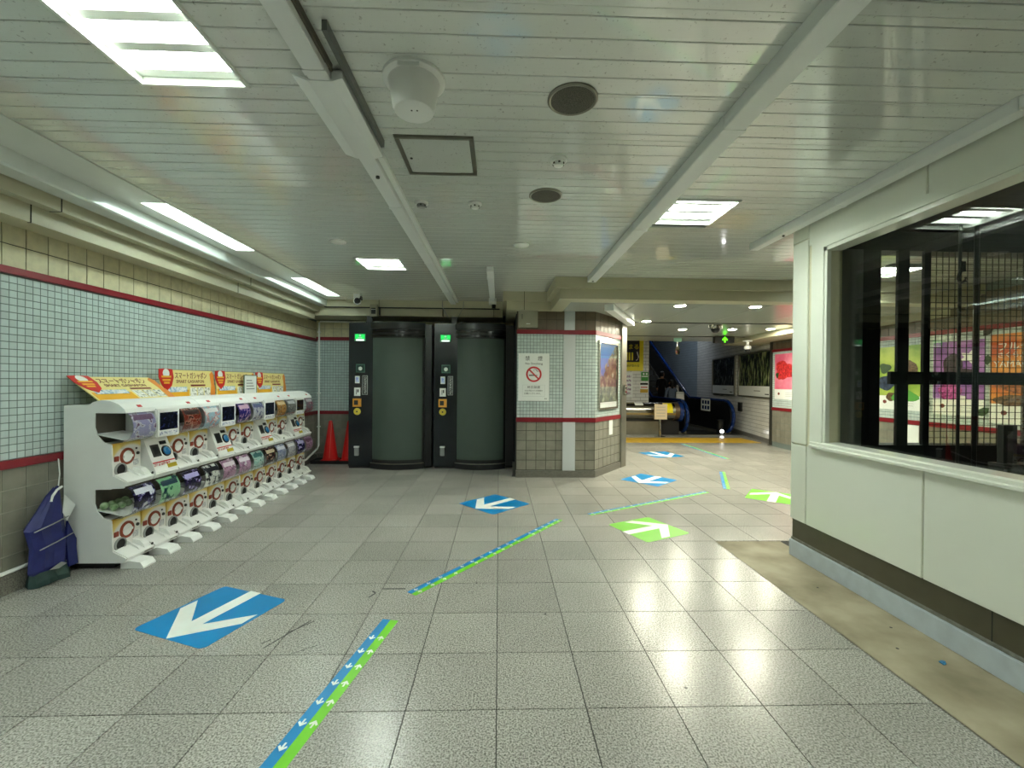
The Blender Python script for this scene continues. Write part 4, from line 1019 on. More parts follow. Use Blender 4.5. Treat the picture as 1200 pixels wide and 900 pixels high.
def card(name, base, acc, acc2, scale=22):
    return printmat(name, [(0.38, base), (0.50, base), (0.56, acc), (0.64, acc2)], scale, 0.22)
LOWER = [((28, 22, 56), (90, 80, 140), (230, 230, 240)), ((150, 206, 160), (60, 120, 90), (30, 60, 80)), ((26, 20, 56), (60, 40, 90), (190, 180, 230)),
         ((226, 226, 220), (90, 90, 100), (30, 30, 40)), ((196, 150, 178), (120, 70, 110), (240, 220, 230)), ((204, 160, 190), (140, 80, 130), (240, 226, 236)),
         ((170, 210, 200), (220, 236, 226), (60, 110, 110)), ((50, 26, 30), (120, 60, 60), (200, 180, 150)), ((180, 186, 210), (90, 96, 150), (230, 230, 240)),
         ((206, 204, 206), (150, 140, 160), (240, 240, 240)), ((40, 34, 84), (90, 80, 150), (200, 190, 230)), ((170, 130, 160), (220, 180, 210), (110, 60, 90))]
UPPER = {0: ((164, 160, 200), (220, 220, 232), (110, 70, 110)), 2: ((130, 52, 40), (190, 130, 110), (60, 30, 30)), 3: ((170, 200, 216), (210, 120, 120), (240, 240, 240)),
         5: ((50, 40, 120), (170, 130, 180), (220, 180, 200)), 6: ((206, 206, 216), (130, 130, 160), (90, 90, 140)), 8: ((206, 150, 84), (120, 70, 30), (240, 210, 160)),
         9: ((150, 150, 150), (90, 90, 90), (230, 230, 230)), 11: ((150, 140, 150), (180, 90, 120), (220, 210, 216))}
LCOL = ['navy', 'mint', 'indigo', 'white', 'pink', 'rose', 'teal', 'maroon', 'bluish', 'silver', 'violet', 'mauve']

def machine(i, label):
    t = thing('capsule_machine', label, 'vending machine', (-3.27, 3.345 + i * 0.8075, 0), math.pi / 2, 'capsule toy machines along the left wall')
    W = 3 * CW
    prof = [(0, 0.05), (-0.44, 0.05), (-0.46, 0.085), (-0.36, 0.135), (-0.35, 0.37), (-0.29, 0.39), (-0.245, 0.44), (-0.225, 0.50), (-0.225, 0.605), (-0.44, 0.617), (-0.46, 0.66),
            (-0.36, 0.71), (-0.35, 0.945), (-0.29, 0.965), (-0.245, 1.015), (-0.225, 1.075), (-0.225, 1.185), (-0.452, 1.185), (-0.44, 1.215), (-0.40, 1.25), (-0.34, 1.276), (-0.28, 1.282), (-0.22, 1.268), (-0.18, 1.243), (0, 1.24)]
    obj('side_panel', MB().prism(prof, 0.0, 0.010, 'x'), PLASTW, t)
    obj('side_panel', MB().prism(prof, W - 0.008, W + 0.002, 'x'), PLASTW, t)
    obj('back_box', B(0.01, W - 0.008, -0.212, -0.002, 0.05, 1.235), PLASTW, t)
    obj('plinth', B(0.02, W - 0.02, -0.36, -0.03, 0.012, 0.05), BLACKM, t)
    for x in (0.06, W - 0.06): obj('castor', MB().lathe([(0.02, -0.012), (0.02, 0.012)], (x, -0.40, 0.022), 'x', 14), DKMETAL, t)
    obj('front_box', B(0.01, W - 0.008, -0.335, -0.212, 0.05, 0.372), PLASTW, t)
    obj('front_box', B(0.01, W - 0.008, -0.335, -0.212, 0.605, 0.947), PLASTW, t)
    for z in (0.374, 0.949): obj('recess_shade', B(0.011, W - 0.009, -0.2145, -0.212, z, z + 0.235), RECESS, t)  # dark sheet over the white box, painted shade behind the windows
    # hood
    hood = [(-0.456, 1.186), (-0.444, 1.217), (-0.402, 1.253), (-0.34, 1.279), (-0.28, 1.285), (-0.22, 1.271), (-0.18, 1.246), (-0.01, 1.243), (-0.01, 1.236), (-0.2, 1.236), (-0.2, 1.186)]
    obj('hood', MB().prism(hood, -0.001, W + 0.001, 'x'), PLASTW, t)
    for c in range(3):
        for lv in (0, 1):
            b0 = 0.05 + 0.577 * lv
            x0, x1 = c * CW + 0.008, (c + 1) * CW - 0.004
            xm = (x0 + x1) / 2
            gi = i * 3 + c
            obj('tray', MB().prism([(-0.335, b0 + 0.09), (-0.37, b0 + 0.088), (-0.458, b0 + 0.042), (-0.464, b0 + 0.034), (-0.445, b0 + 0.001), (-0.335, b0 + 0.001)], x0, x1 - 0.002, 'x'), PLASTW, t)
            if lv == 1 and c == 1:
                # pay terminal with monitor
                mo = obj('monitor', B(x0, x1, -0.47, -0.2145, b0 + 0.335, b0 + 0.575), PLASTW, t, 0.008)
                obj('screen', B(x0 + 0.03, x1 - 0.03, -0.4735, -0.471, b0 + 0.395, b0 + 0.54), SCREEN, mo)
                obj('caption_strip', B(x0 + 0.03, x1 - 0.03, -0.4725, -0.471, b0 + 0.352, b0 + 0.382), printmat('monitor_caption', [(0.45, (236, 238, 240)), (0.6, (150, 160, 190))], 60), mo)
                te = obj('pay_terminal', MB().prism([(-0.336, b0 + 0.33), (-0.355, b0 + 0.33), (-0.46, b0 + 0.05), (-0.458, b0 + 0.035), (-0.336, b0 + 0.035)], x0 + 0.005, x1 - 0.004, 'x'), PLASTW, t)
                a = math.atan2(0.105, 0.28)
                def on_face(nm, xx, s, w, h, m, d=0.003):
                    # s runs 0 (top) .. 1 (bottom) down the sloped face
                    yy = -0.355 - 0.105 * s; zz = b0 + 0.33 - 0.28 * s
                    return obj(nm, B(-w / 2, w / 2, -d, 0.001, -h / 2, h / 2), m, te, loc=(xm + xx, yy, zz), rot=(-a, 0, 0))
                on_face('reader_window', -0.045, 0.40, 0.085, 0.105, DKMETAL)
                on_face('reader_glass', -0.045, 0.40, 0.05, 0.065, BLACK, 0.005)
                on_face('small_display', 0.055, 0.20, 0.07, 0.03, BLACK)
                yy = -0.355 - 0.105 * 0.46; zz = b0 + 0.33 - 0.28 * 0.46
                obj('card_pad', MB().lathe([(0.048, 0), (0.046, 0.008), (0.04, 0.008)], (0, 0, 0), 'y', 28), BLACK, te, loc=(xm + 0.06, yy, zz), rot=(-a, 0, 0))
                obj('card_pad_light', MB().lathe([(0.036, 0), (0.036, 0.010)], (0, 0, 0), 'y', 24), BLUEC, te, loc=(xm + 0.06, yy, zz), rot=(-a, 0, 0))
                on_face('red_line', 0, 0.735, 0.235, 0.01, SIGNR)
                on_face('text_strip', -0.03, 0.80, 0.17, 0.022, printmat('terminal_text', [(0.45, (232, 232, 228)), (0.6, (190, 60, 60))], 70))
                on_face('yellow_sticker', 0.07, 0.89, 0.10, 0.035, mat('sticker_olive', (190, 170, 40), 0.4))
                continue
            obj('front_panel', B(-(x1 - x0) / 2, (x1 - x0) / 2, -0.016, 0, 0, 0.235), PANELP, t, loc=(xm, -0.335, b0 + 0.088))
            kr = obj('knob', MB().lathe([(0.046, 0.0), (0.047, 0.010), (0.064, 0.008), (0.066, 0.0)], (xm, -0.35, b0 + 0.212), 'y', 28, cap=False), RINGB, t, smooth=True)
            kh = MB().lathe([(0.046, 0.0), (0.044, 0.007), (0.002, 0.008)], (xm, -0.35, b0 + 0.212), 'y', 28)
            kh.box(xm - 0.042, xm + 0.042, -0.366, -0.356, b0 + 0.203, b0 + 0.221)
            obj('knob_handle', kh, PLASTW, kr)
            obj('coin_plate', B(xm - 0.118, xm - 0.076, -0.358, -0.35, b0 + 0.185, b0 + 0.225), COINR, t, 0.003)
            obj('return_button', MB().lathe([(0.013, 0), (0.012, 0.008)], (xm + 0.098, -0.351, b0 + 0.222), 'y', 14), DKMETAL, t)
            obj('key_hole', MB().lathe([(0.008, 0), (0.007, 0.005)], (xm + 0.085, -0.351, b0 + 0.262), 'y', 12), BLACK, t)
            obj('price_label', B(xm + 0.055, xm + 0.108, -0.3525, -0.351, b0 + 0.128, b0 + 0.178), printmat('price_print', [(0.4, (214, 216, 214)), (0.7, (150, 154, 160))], 80), t)
            ch = obj('chute', MB().lathe([(0.052, 0.0), (0.052, 0.010), (0.042, 0.012), (0.042, 0.0)], (xm - 0.062, -0.351, b0 + 0.118), 'y', 24, cap=False), PLASTG, t)
            obj('chute_hole', MB().lathe([(0.043, 0), (0.043, 0.004)], (xm - 0.062, -0.351, b0 + 0.118), 'y', 24), BLACKM, ch)
            obj('tray_guide', MB().prism([(-0.352, b0 + 0.12), (-0.352, b0 + 0.085), (-0.445, b0 + 0.048), (-0.43, b0 + 0.07)], xm + 0.005, xm + 0.014, 'x'), PLASTW, t)
            obj('tray_block', MB().prism([(-0.352, b0 + 0.118), (-0.352, b0 + 0.085), (-0.45, b0 + 0.045), (-0.44, b0 + 0.075), (-0.41, b0 + 0.105)], xm + 0.05, xm + 0.105, 'x'), PLASTW, t)
            obj('lock', MB().lathe([(0.010, 0), (0.010, 0.004)], (xm + 0.115, -0.455, b0 + 0.058), 'y', 12), DKMETAL, t)
            if lv == 0:
                obj('pedal', MB().prism([(-0.40, 0.0), (-0.40, 0.055), (-0.47, 0.058), (-0.545, 0.045), (-0.57, 0.012), (-0.57, 0.0)], x0 + 0.015, x0 + 0.135, 'x'), PLASTW, t)
                obj('brand_plate', B(xm + 0.04, xm + 0.115, -0.4585, -0.4535, b0 + 0.018, b0 + 0.026), TXT, t)
            # curved display
            arc = [(-0.345, 0.327), (-0.42, 0.337), (-0.470, 0.365), (-0.492, 0.41), (-0.497, 0.455), (-0.488, 0.50), (-0.468, 0.54), (-0.446, 0.560)]
            arc = [(y, b0 + z) for y, z in arc]
            def shell(o0, o1):
                return [(y + o0, z) for y, z in arc] + [(y + o1, z) for y, z in reversed(arc)]
            pal = LOWER[gi] if lv == 0 else UPPER[gi]
            m = card(('low_' if lv == 0 else 'up_') + LCOL[gi] + '_card', *pal)
            xa = x0 + (x1 - x0) * (0.14 if lv == 0 else 0.10)
            ca = obj('display_card', MB().prism([(y + 0.010, z) for y, z in arc[1:]] + [(y + 0.013, z) for y, z in reversed(arc[1:])], xa, x1 - 0.012, 'x'), m, t, smooth=True)
            obj('title_band', MB().prism([(y + 0.0085, z) for y, z in arc[5:7]] + [(y + 0.0099, z) for y, z in reversed(arc[5:7])], xa + 0.02, x1 - 0.03, 'x'), mat('band_%d_%d' % (gi, lv), pal[2], 0.4), ca)
            obj('display_cover', MB().prism(shell(0.0, 0.003), x0, x1, 'x'), CLEAR, t, smooth=True)
            obj('shelf_ramp', MB().prism([(-0.216, b0 + 0.40), (-0.43, b0 + 0.355), (-0.43, b0 + 0.35), (-0.216, b0 + 0.395)], x0 + 0.006, x1 - 0.006, 'x'), PLASTW, t)
            if lv == 1:
                obj('hood_mark', B(-0.02, 0.02, -0.001, 0.001, -0.012, 0.012), SIGNR, t, loc=(xm + 0.02, -0.428, 1.2335), rot=(-0.86, 0, 0))
    # header sign
    hs = obj('header_sign', B(-0.375, 0.375, -0.004, 0.004, 0, 0.295), SIGNY, t)
    if i == 0:
        hs.location = (0.40, -0.235, 1.275); hs.rotation_euler = (math.radians(-52), 0, 0)
    else:
        hs.location = (W / 2, -0.075, 1.243); hs.rotation_euler = (math.radians(-4), 0, 0)
    obj('gold_band', B(-0.36, 0.0, -0.0055, -0.004, 0.0, 0.095), SIGNG, hs)
    obj('orange_edge', MB().prism([(0.32, 0.0), (0.40, 0.0), (0.41, 0.10), (0.395, 0.16), (0.40, 0.25), (0.37, 0.29), (0.33, 0.26), (0.345, 0.14)], -0.0052, -0.0042, 'y'), SIGNO, hs)
    bd = [(-0.385, 0.30), (-0.30, 0.305), (-0.215, 0.30), (-0.205, 0.22), (-0.235, 0.14), (-0.30, 0.09), (-0.355, 0.14), (-0.392, 0.22)]
    bo = obj('badge', MB().prism(bd, -0.009, -0.0055, 'y'), BADGE, hs)
    text('lettering', 'スマートガシャポン', 0.074, SIGNT, hs, (0.045, -0.006, 0.235), width=0.46)
    text('lettering', 'SMART GASHAPON', 0.046, SIGNT, hs, (0.03, -0.006, 0.178), width=0.40)
    obj('subtitle_bar', B(0.03, 0.25, -0.0055, -0.004, 0.13, 0.148), SIGNT, hs)
    obj('badge_logo', MB().lathe([(0.001, 0), (0.042, 0.0005), (0.042, 0.001)], (-0.30, -0.009, 0.26), 'y', 20), PAPER, hs)
    for z, w in ((0.218, 0.12), (0.185, 0.10), (0.158, 0.07)): obj('badge_line', B(-0.30 - w / 2, -0.30 + w / 2, -0.0105, -0.009, z, z + 0.018), mat('badge_gold', (244, 190, 60), 0.4), hs)
    obj('info_box', B(-0.33, -0.03, -0.007, -0.0055, 0.075, 0.125), printmat('info_print', [(0.42, (240, 242, 244)), (0.56, (150, 190, 220)), (0.7, (60, 50, 70))], 26), hs)
    for k in range(3): obj('step_box', B(0.02 + k * 0.105, 0.112 + k * 0.105, -0.0055, -0.004, 0.02, 0.115), printmat('step_print', [(0.48, (244, 244, 238)), (0.58, (170, 174, 160)), (0.68, (70, 70, 60))], 40), hs)
    return t
ML = ['white capsule toy machine with its header sign leaning back, nearest the viewer', 'second white capsule toy machine, red grid card in its upper window',
      'third white capsule toy machine, white notice before its header sign', 'farthest white capsule toy machine, by the back wall corner']
for i in range(4): machine(i, ML[i])
t = thing('notice_card', 'white notice card standing before the third header sign', 'notice', (-3.155, 5.575, 1.245), math.pi / 2)
obj('sheet', B(-0.13, 0.13, -0.004, 0, 0.02, 0.25), PAPER, t)
obj('frame', MB().box(-0.14, 0.14, -0.006, 0.004, 0.0, 0.02).box(-0.14, 0.14, -0.006, 0.004, 0.25, 0.26).box(-0.14, -0.13, -0.006, 0.004, 0.02, 0.25).box(0.13, 0.14, -0.006, 0.004, 0.02, 0.25), mat('frame_green', (90, 120, 100), 0.4), t)
for k in range(4): obj('text_line', B(-0.09, 0.09 - 0.02 * k, -0.0052, -0.004, 0.08 + 0.035 * k, 0.092 + 0.035 * k), PLASTG, t)
CAPS = mat('capsule_green', (176, 196, 160), 0.25, noise=0.4, nscale=25, col2=(110, 150, 96))
caplab = 'pale green toy capsule inside the lower window of the nearest machine'
for k, (x, y) in enumerate(((0.045, 0.26), (0.105, 0.265), (0.165, 0.262), (0.225, 0.26), (0.06, 0.318), (0.125, 0.322), (0.185, 0.32))):
    b0 = 0.05
    z = b0 + 0.40 - (y - 0.216) * 0.21 + 0.031
    me = MB().lathe([(0.001, -0.029)] + [(0.029 * math.cos(a), 0.029 * math.sin(a)) for a in [math.radians(d) for d in (-60, -30, 0, 30, 60)]] + [(0.001, 0.029)], n=14)
    o = tag(obj('toy_capsule', me, CAPS, smooth=True), caplab, 'capsule', 'toy capsules in the nearest machine')
    o.location = (-3.27 + y, 3.345 + x, z)

# ================================================================== BLACK WORK BOOTHS
def booth(X0, label, first):
    t = thing('work_booth', label, 'booth', (X0, 7.2, 0), 0, 'black work booths by the back wall')
    Wb = 1.36 if first else 1.325
    obj('body', B(0.02, Wb, 0.03, 0.62, 0.03, 2.38), BLACK, t)
    obj('control_column', MB().prism([(0.0, -0.02), (0.40, -0.02), (0.40, 0.03), (0.0, 0.03)], 0.03, 2.40, 'z'), PODC, t, 0.006)
    cx, hw, bul = (0.80, 0.44, 0.13) if first else (0.765, 0.415, 0.125)
    def arc(off, h=hw):
        R = (hw * hw + bul * bul) / (2 * bul)
        pts = []
        for k in range(17):
            x = -h + 2 * h * k / 16
            pts.append((cx + x, 0.0 - (math.sqrt(R * R - x * x) - (R - bul)) - off))
        return pts
    def curved(nm, off, z0, z1, m, th=None, h=hw, par=None):
        a = arc(off, h)
        poly = a + ([(cx + h, 0.03), (cx - h, 0.03)] if th is None else [(x, y + th) for x, y in reversed(a)])
        return obj(nm, MB().prism(poly, z0, z1, 'z'), m, par or t, smooth=True)
    curved('door_core', 0.0, 0.10, 2.36, BLACK)
    curved('top_cornice', 0.03, 2.30, 2.40, BLACK)
    curved('top_band', 0.02, 2.235, 2.27, mat('gloss_black', (14, 15, 18), 0.08))
    curved('top_band', 0.02, 2.165, 2.20, MATS['gloss_black'])
    curved('door_panel', 0.008, 0.155, 2.145, mat('door_panel_grey_green', (66, 80, 72), 0.6), 0.006, 0.405 if first else 0.385)
    curved('base_ring', 0.035, 0.0, 0.085, BLACK)
    curved('base_rim', 0.038, 0.088, 0.098, STEELD)
    obj('side_post', B(1.25 if first else 1.19, Wb, -0.02, 0.03, 0.03, 2.38), BLACK, t)
    obj('column_foot', B(0.01, 0.39, -0.01, 0.03, 0.0, 0.03), BLACKM, t)
    # signs on the column
    def plate(nm, x0, x1, z0, z1, m, d=0.006, par=None): return obj(nm, B(x0, x1, -0.02 - d, -0.02, z0, z1), m, par or t, 0.0)
    g = plate('status_sign', 0.094, 0.273, 2.093, 2.216, mat('sign_frame_green', (40, 120, 70), 0.3))
    obj('lit_face', B(0.106, 0.261, -0.0275, -0.026, 2.13, 2.206), emis('lit_green', (20, 170, 70), 0.9), g)
    obj('lit_bar', B(0.120, 0.247, -0.0275, -0.026, 2.101, 2.122), emis('lit_white', (235, 255, 240), 0.9), g)
    obj('pictogram', MB().lathe([(0.018, 0), (0.018, 0.001)], (0.183, -0.0275, 2.185), 'y', 14), PAPER, g)
    obj('pictogram_body', B(0.150, 0.216, -0.0285, -0.0275, 2.14, 2.156), PAPER, g)
    s = plate('round_sign', 0.12, 0.264, 1.579, 1.716, mat('sign_frame_grey_green', (70, 110, 96), 0.3))
    obj('dark_field', B(0.132, 0.252, -0.0272, -0.026, 1.592, 1.70), mat('sign_dark_green', (26, 60, 50), 0.3), s)
    obj('pictogram', MB().lathe([(0.032, 0), (0.032, 0.001)], (0.192, -0.0272, 1.642), 'y', 20), PAPER, s)
    p = plate('blue_label', 0.106, 0.180, 1.40, 1.52, PAPER)
    obj('print', B(0.118, 0.168, -0.0272, -0.026, 1.415, 1.505), printmat('label_blue_print', [(0.4, (150, 170, 230)), (0.6, (225, 232, 248))], 50), p)
    p = plate('name_plate', 0.225, 0.310, 1.213, 1.529, mat('plate_white', (190, 196, 192), 0.4))
    obj('black_field', B(0.232, 0.303, -0.0272, -0.026, 1.222, 1.52), BLACKM, p)
    text('lettering', 'STATION BOOTH', 0.06, PAPER, p, (0.267, -0.0275, 1.371), rot=(math.pi / 2, math.pi / 2, 0), width=0.27)
    p = plate('white_label', 0.092, 0.193, 1.192, 1.328, PAPER)
    obj('text_line', B(0.125, 0.135, -0.0272, -0.026, 1.22, 1.30), TXT, p)
    obj('text_line', B(0.145, 0.165, -0.0272, -0.026, 1.25, 1.30), TXT, p)
    p = plate('orange_box', 0.077, 0.210, 1.015, 1.149, mat('amber_panel', (226, 158, 56), 0.35), 0.03)
    obj('dark_square', B(0.10, 0.165, -0.0515, -0.05, 1.045, 1.12), TXT, p)
    k = obj('call_button', MB().lathe([(0.058, 0), (0.055, 0.014), (0.04, 0.018), (0.002, 0.019)], (0.143, -0.02, 0.935), 'y', 24), mat('button_yellow', (220, 200, 70), 0.35), t, smooth=True)
    obj('button_core', MB().lathe([(0.014, 0), (0.012, 0.003)], (0.143, -0.039, 0.935), 'y', 12), TXT, k)
    h = obj('handle_box', B(0.108, 0.178, -0.06, -0.02, 0.21, 0.36), PLASTG, t, 0.006)
    obj('handle_top', B(0.104, 0.182, -0.066, -0.02, 0.345, 0.368), PAPER, h)
    obj('roof_bracket', MB().box(0.27, 0.36, 0.0, 0.08, 2.40, 2.42).box(0.27, 0.36, 0.05, 0.08, 2.42, 2.52), BLACK, t)
    obj('roof_sensor', MB().lathe([(0.03, 2.40), (0.03, 2.42), (0.015, 2.435)], (0.44, 0.05, 0), 'z', 16), PLASTW, t)
    return t
booth(-2.474, 'black work booth on the left, beside the red cones', True)
booth(-1.073, 'black work booth on the right, beside the tiled pillar', False)
t = thing('door_stop_post', 'small dark steel foot between the right booth and the pillar', 'post', (0.235, 6.62, 0))
obj('post', B(-0.02, 0.02, -0.02, 0.02, 0, 0.22), DKMETAL, t)
obj('base', B(-0.03, 0.03, -0.04, 0.04, 0, 0.012), DKMETAL, t)
o = tag(obj('filler_panel', B(0.27 - 0.012, 0.268, 6.70, 7.85, 0.0, 2.5), BLACKM), 'black filler panel between right booth and pillar', 'panel')

# ================================================================== CONES ON A TRAY
t = thing('cone_tray', 'low black tray under the red cones', 'tray', (-2.86, 7.68, 0))
obj('pan', B(-0.38, 0.38, -0.16, 0.16, 0, 0.035), BLACKM, t, 0.006)
obj('rim', MB().box(-0.38, 0.38, -0.16, -0.145, 0.035, 0.055).box(-0.38, 0.38, 0.145, 0.16, 0.035, 0.055).box(-0.38, -0.365, -0.145, 0.145, 0.035, 0.055).box(0.365, 0.38, -0.145, 0.145, 0.035, 0.055), BLACKM, t)
CONE = mat('cone_red', (214, 24, 22), 0.4)
for x, l in ((-2.955, 'red traffic cone standing clear of the black booth'), (-2.63, 'red traffic cone half hidden by the black booth')):
    t = thing('traffic_cone', l, 'traffic cone', (x, 7.68, 0.036), 0, 'red cones on the tray')
    obj('base', B(-0.13, 0.13, -0.13, 0.13, 0, 0.03), CONE, t, 0.01)
    obj('cone', MB().lathe([(0.128, 0.03), (0.122, 0.06), (0.032, 0.68), (0.022, 0.70), (0.002, 0.70)], n=32), CONE, t, smooth=True)
    obj('seam_line', MB().prism([(-0.137, 0.06), (-0.139, 0.06), (-0.034, 0.68), (-0.032, 0.68)], 0.03, 0.036, 'x'), mat('seam_pale', (220, 120, 100), 0.5), t)

# ================================================================== BLUE MESH BAG HANGING BY THE FIRST MACHINE
t = thing('mesh_bag', 'collapsed dark blue nylon net bag hanging beside the nearest machine', 'net bag', (-3.2, 0, 0))
NAVY = mat('nylon_navy', (26, 34, 104), 0.55, noise=0.25, nscale=14)
NAVYL = glassmat('nylon_sheer', (0.55, 0.62, 0.85), 1.1, 0.5)
secs = [(0.655, 3.205, 3.235, 0.02), (0.60, 3.15, 3.245, 0.05), (0.50, 3.08, 3.26, 0.07), (0.405, 3.005, 3.275, 0.09), (0.35, 3.02, 3.285, 0.08), (0.27, 3.04, 3.31, 0.09), (0.20, 3.035, 3.315, 0.08), (0.11, 3.03, 3.30, 0.09), (0.07, 3.05, 3.25, 0.07)]
def bagloop(s):
    z, a, b, th = s
    c = (a + b) / 2; w = (b - a) / 2
    return [(th * 0.5 * math.sin(k * math.pi / 6) * (1 + 0.2 * math.cos(3 * k)) , c + w * math.cos(k * math.pi / 6), z + 0.012 * math.sin(k * 2.1)) for k in range(12)]
obj('net', MB().sweep(secs, bagloop), NAVY, t)
for z, a, b, th in (secs[3], secs[5]):
    obj('hoop', MB().tube([(th * 0.56, a + 0.02, z - 0.01), (th * 0.62, (a + b) / 2, z + 0.01), (th * 0.5, b - 0.01, z + 0.03)], 0.004, 6), PLASTG, t)
obj('rim_wire', MB().tube([(0.03, 3.232, 0.66), (0.035, 3.19, 0.645), (0.04, 3.155, 0.61), (0.045, 3.14, 0.575)], 0.008, 6), PLASTW, t)
obj('cord', MB().tube([(0.0, 3.235, 0.655), (0.0, 3.245, 0.75), (-0.01, 3.245, 0.86)], 0.004, 6), PLASTW, t)
obj('hang_tag', MB().prism([(3.245, 0.60), (3.33, 0.50), (3.265, 0.40), (3.235, 0.47)], 0.03, 0.034, 'x'), PAPER, t)
obj('skirt', MB().sweep([(0.09, 3.04, 3.29, 0.10), (0.04, 3.035, 3.30, 0.15), (0.006, 3.03, 3.31, 0.16)], bagloop), mat('nylon_green', (28, 58, 54), 0.6, noise=0.3, nscale=16), t)
obj('wrinkled_tag', MB().prism([(3.12, 0.10), (3.20, 0.125), (3.24, 0.10), (3.18, 0.085)], 0.055, 0.06, 'x'), PLASTG, t)
obj('flap', MB().prism([(3.26, 0.40), (3.325, 0.25), (3.325, 0.18), (3.338, 0.06), (3.27, 0.06), (3.25, 0.25)], 0.03, 0.045, 'x'), NAVY, t)

# ================================================================== FLOOR STICKERS
ARROW = [(0.28, 0), (0.03, 0.26), (-0.08, 0.26), (0.11, 0.045), (-0.29, 0.045), (-0.29, -0.045), (0.11, -0.045), (-0.08, -0.26), (0.03, -0.26)]
def rsquare(h, r=0.03):
    pts = []
    for cx_, cy_, a0 in ((h - r, h - r, 0), (-h + r, h - r, 90), (-h + r, -h + r, 180), (h - r, -h + r, 270)):
        for k in range(4):
            a = math.radians(a0 + k * 30)
            pts.append((cx_ + r * math.cos(a), cy_ + r * math.sin(a)))
    return pts
def floor_arrow(x, y, dx, dy, half, m, label, group):
    t = thing('floor_arrow_sticker', label, 'floor sticker', (x, y, 0.0003), math.atan2(dy, dx), group)
    obj('sheet', MB().prism(rsquare(half), 0, 0.0012, 'z'), m, t)
    s = half / 0.282
    obj('arrow', MB().prism([(a * s, b * s) for a, b in ARROW], 0.0012, 0.002, 'z'), STWHITE, t)
GB, GG = 'blue arrow stickers on the floor', 'green arrow stickers on the floor'
floor_arrow(-1.745, 2.713, -0.35, -0.935, 0.28, BLUE, 'blue floor sticker with white arrow nearest the viewer', GB)
floor_arrow(-0.045, 5.113, -0.72, -0.69, 0.30, BLUE, 'blue floor sticker with white arrow before the right black booth', GB)
floor_arrow(2.247, 6.371, -0.74, -0.67, 0.30, BLUE, 'blue floor sticker with white arrow beside the slanted pillar corner', GB)
floor_arrow(3.28, 8.62, 0.25, -0.97, 0.32, BLUE, 'blue floor sticker with white arrow farthest off, before the yellow band', GB)
floor_arrow(1.487, 4.232, 0.90, 0.43, 0.275, GREEN, 'green floor sticker with white arrow in the open concourse', GG)
floor_arrow(3.53, 5.42, 0.62, 0.78, 0.29, GREEN, 'green floor sticker half hidden by the white panelled corner', GG)
def tape(x0, y0, x1, y1, wd, label):
    L = math.hypot(x1 - x0, y1 - y0)
    t = thing('floor_tape', label, 'floor tape', (x0, y0, 0.0003), math.atan2(y1 - y0, x1 - x0), 'blue and green arrow tapes on the floor')
    obj('blue_half', B(0, L, 0, wd / 2, 0, 0.0010), BLUE, t)
    obj('green_half', B(0, L, -wd / 2, 0, 0, 0.0010), GREEN, t)
    n = int(L / 0.115)
    s = wd / 2 * 0.42
    ch = [(0.9, 0), (0.05, 0.95), (-0.3, 0.7), (0.15, 0.2), (-0.9, 0.2), (-0.9, -0.2), (0.15, -0.2), (-0.3, -0.7), (0.05, -0.95)]
    mb = MB().prism([(a * s * 1.1, b * s) for a, b in ch], 0.0010, 0.0016, 'z').mesh('arrow'); mb.materials.append(STWHITE)
    for k in range(n):
        x = (k + 0.5) * L / n
        if k % 7 != 4: obj('arrow', mb, None, t, loc=(x, -wd / 4, 0))
        if k % 8 != 3: obj('arrow', mb, None, t, loc=(x, wd / 4, 0), rot=(0, 0, math.pi))
tape(-0.92, 1.17, -0.645, 2.625, 0.10, 'two coloured arrow tape nearest the viewer')
tape(-0.585, 2.946, 0.645, 4.52, 0.085, 'two coloured arrow tape running through the open concourse')
tape(1.0, 4.69, 2.78, 5.66, 0.075, 'two coloured arrow tape beyond the green arrow sticker')
tape(3.13, 5.82, 3.66, 6.95, 0.085, 'short two coloured arrow tape beyond the white panelled corner')
tape(4.38, 8.15, 4.36, 10.1, 0.10, 'two coloured arrow tape leading to the yellow band')
SCUFF = mat('scuff_black', (40, 38, 36), 0.7)
def scuff(pts, r=0.004):
    mb = MB()
    for (a, b), (c, d) in zip(pts[:-1], pts[1:]):
        L = math.hypot(c - a, d - b) or 1e-4
        nx, ny = -(d - b) / L * r, (c - a) / L * r
        mb.add([(a - nx, b - ny, 0.0004), (c - nx, d - ny, 0.0004), (c + nx, d + ny, 0.0004), (a + nx, b + ny, 0.0004)], [(0, 1, 2, 3)])
    return obj('scuff_mark', mb, SCUFF, floor)
scuff([(-0.80, 3.02), (-0.64, 3.02)], 0.008)
scuff([(-0.86, 2.90), (-0.83, 2.96), (-0.86, 2.99)], 0.006)
scuff([(-1.26, 2.36), (-1.12, 2.63)], 0.004)
scuff([(-1.20, 2.50), (-1.10, 2.62)], 0.004)
scuff([(-1.29, 2.40), (-1.26, 2.44)], 0.004)
scuff([(-1.1, 2.30), (-0.98, 2.38)], 0.002)
for x, y in ((1.6, 1.9), (2.28, 3.0), (0.30, 2.68), (-0.15, 3.1), (0.9, 2.02), (2.2, 2.3), (2.35, 2.5)):
    obj('gum_spot', MB().lathe([(0.008, 0), (0.006, 0.001)], (x, y, 0), n=8), SCUFF, floor)
t = thing('paper_scrap', 'small blue scrap lying in the concrete channel', 'scrap', (2.33, 2.18, -0.002), 0.5)
obj('wrapper', MB().prism([(-0.022, -0.01), (0.0, -0.014), (0.022, -0.004), (0.018, 0.01), (-0.01, 0.013)], 0, 0.004, 'z'), mat('scrap_blue', (40, 110, 150), 0.5), t)
obj('fold', MB().prism([(-0.015, -0.004), (0.006, -0.008), (0.012, 0.003)], 0.004, 0.008, 'z'), MATS['scrap_blue'], t)

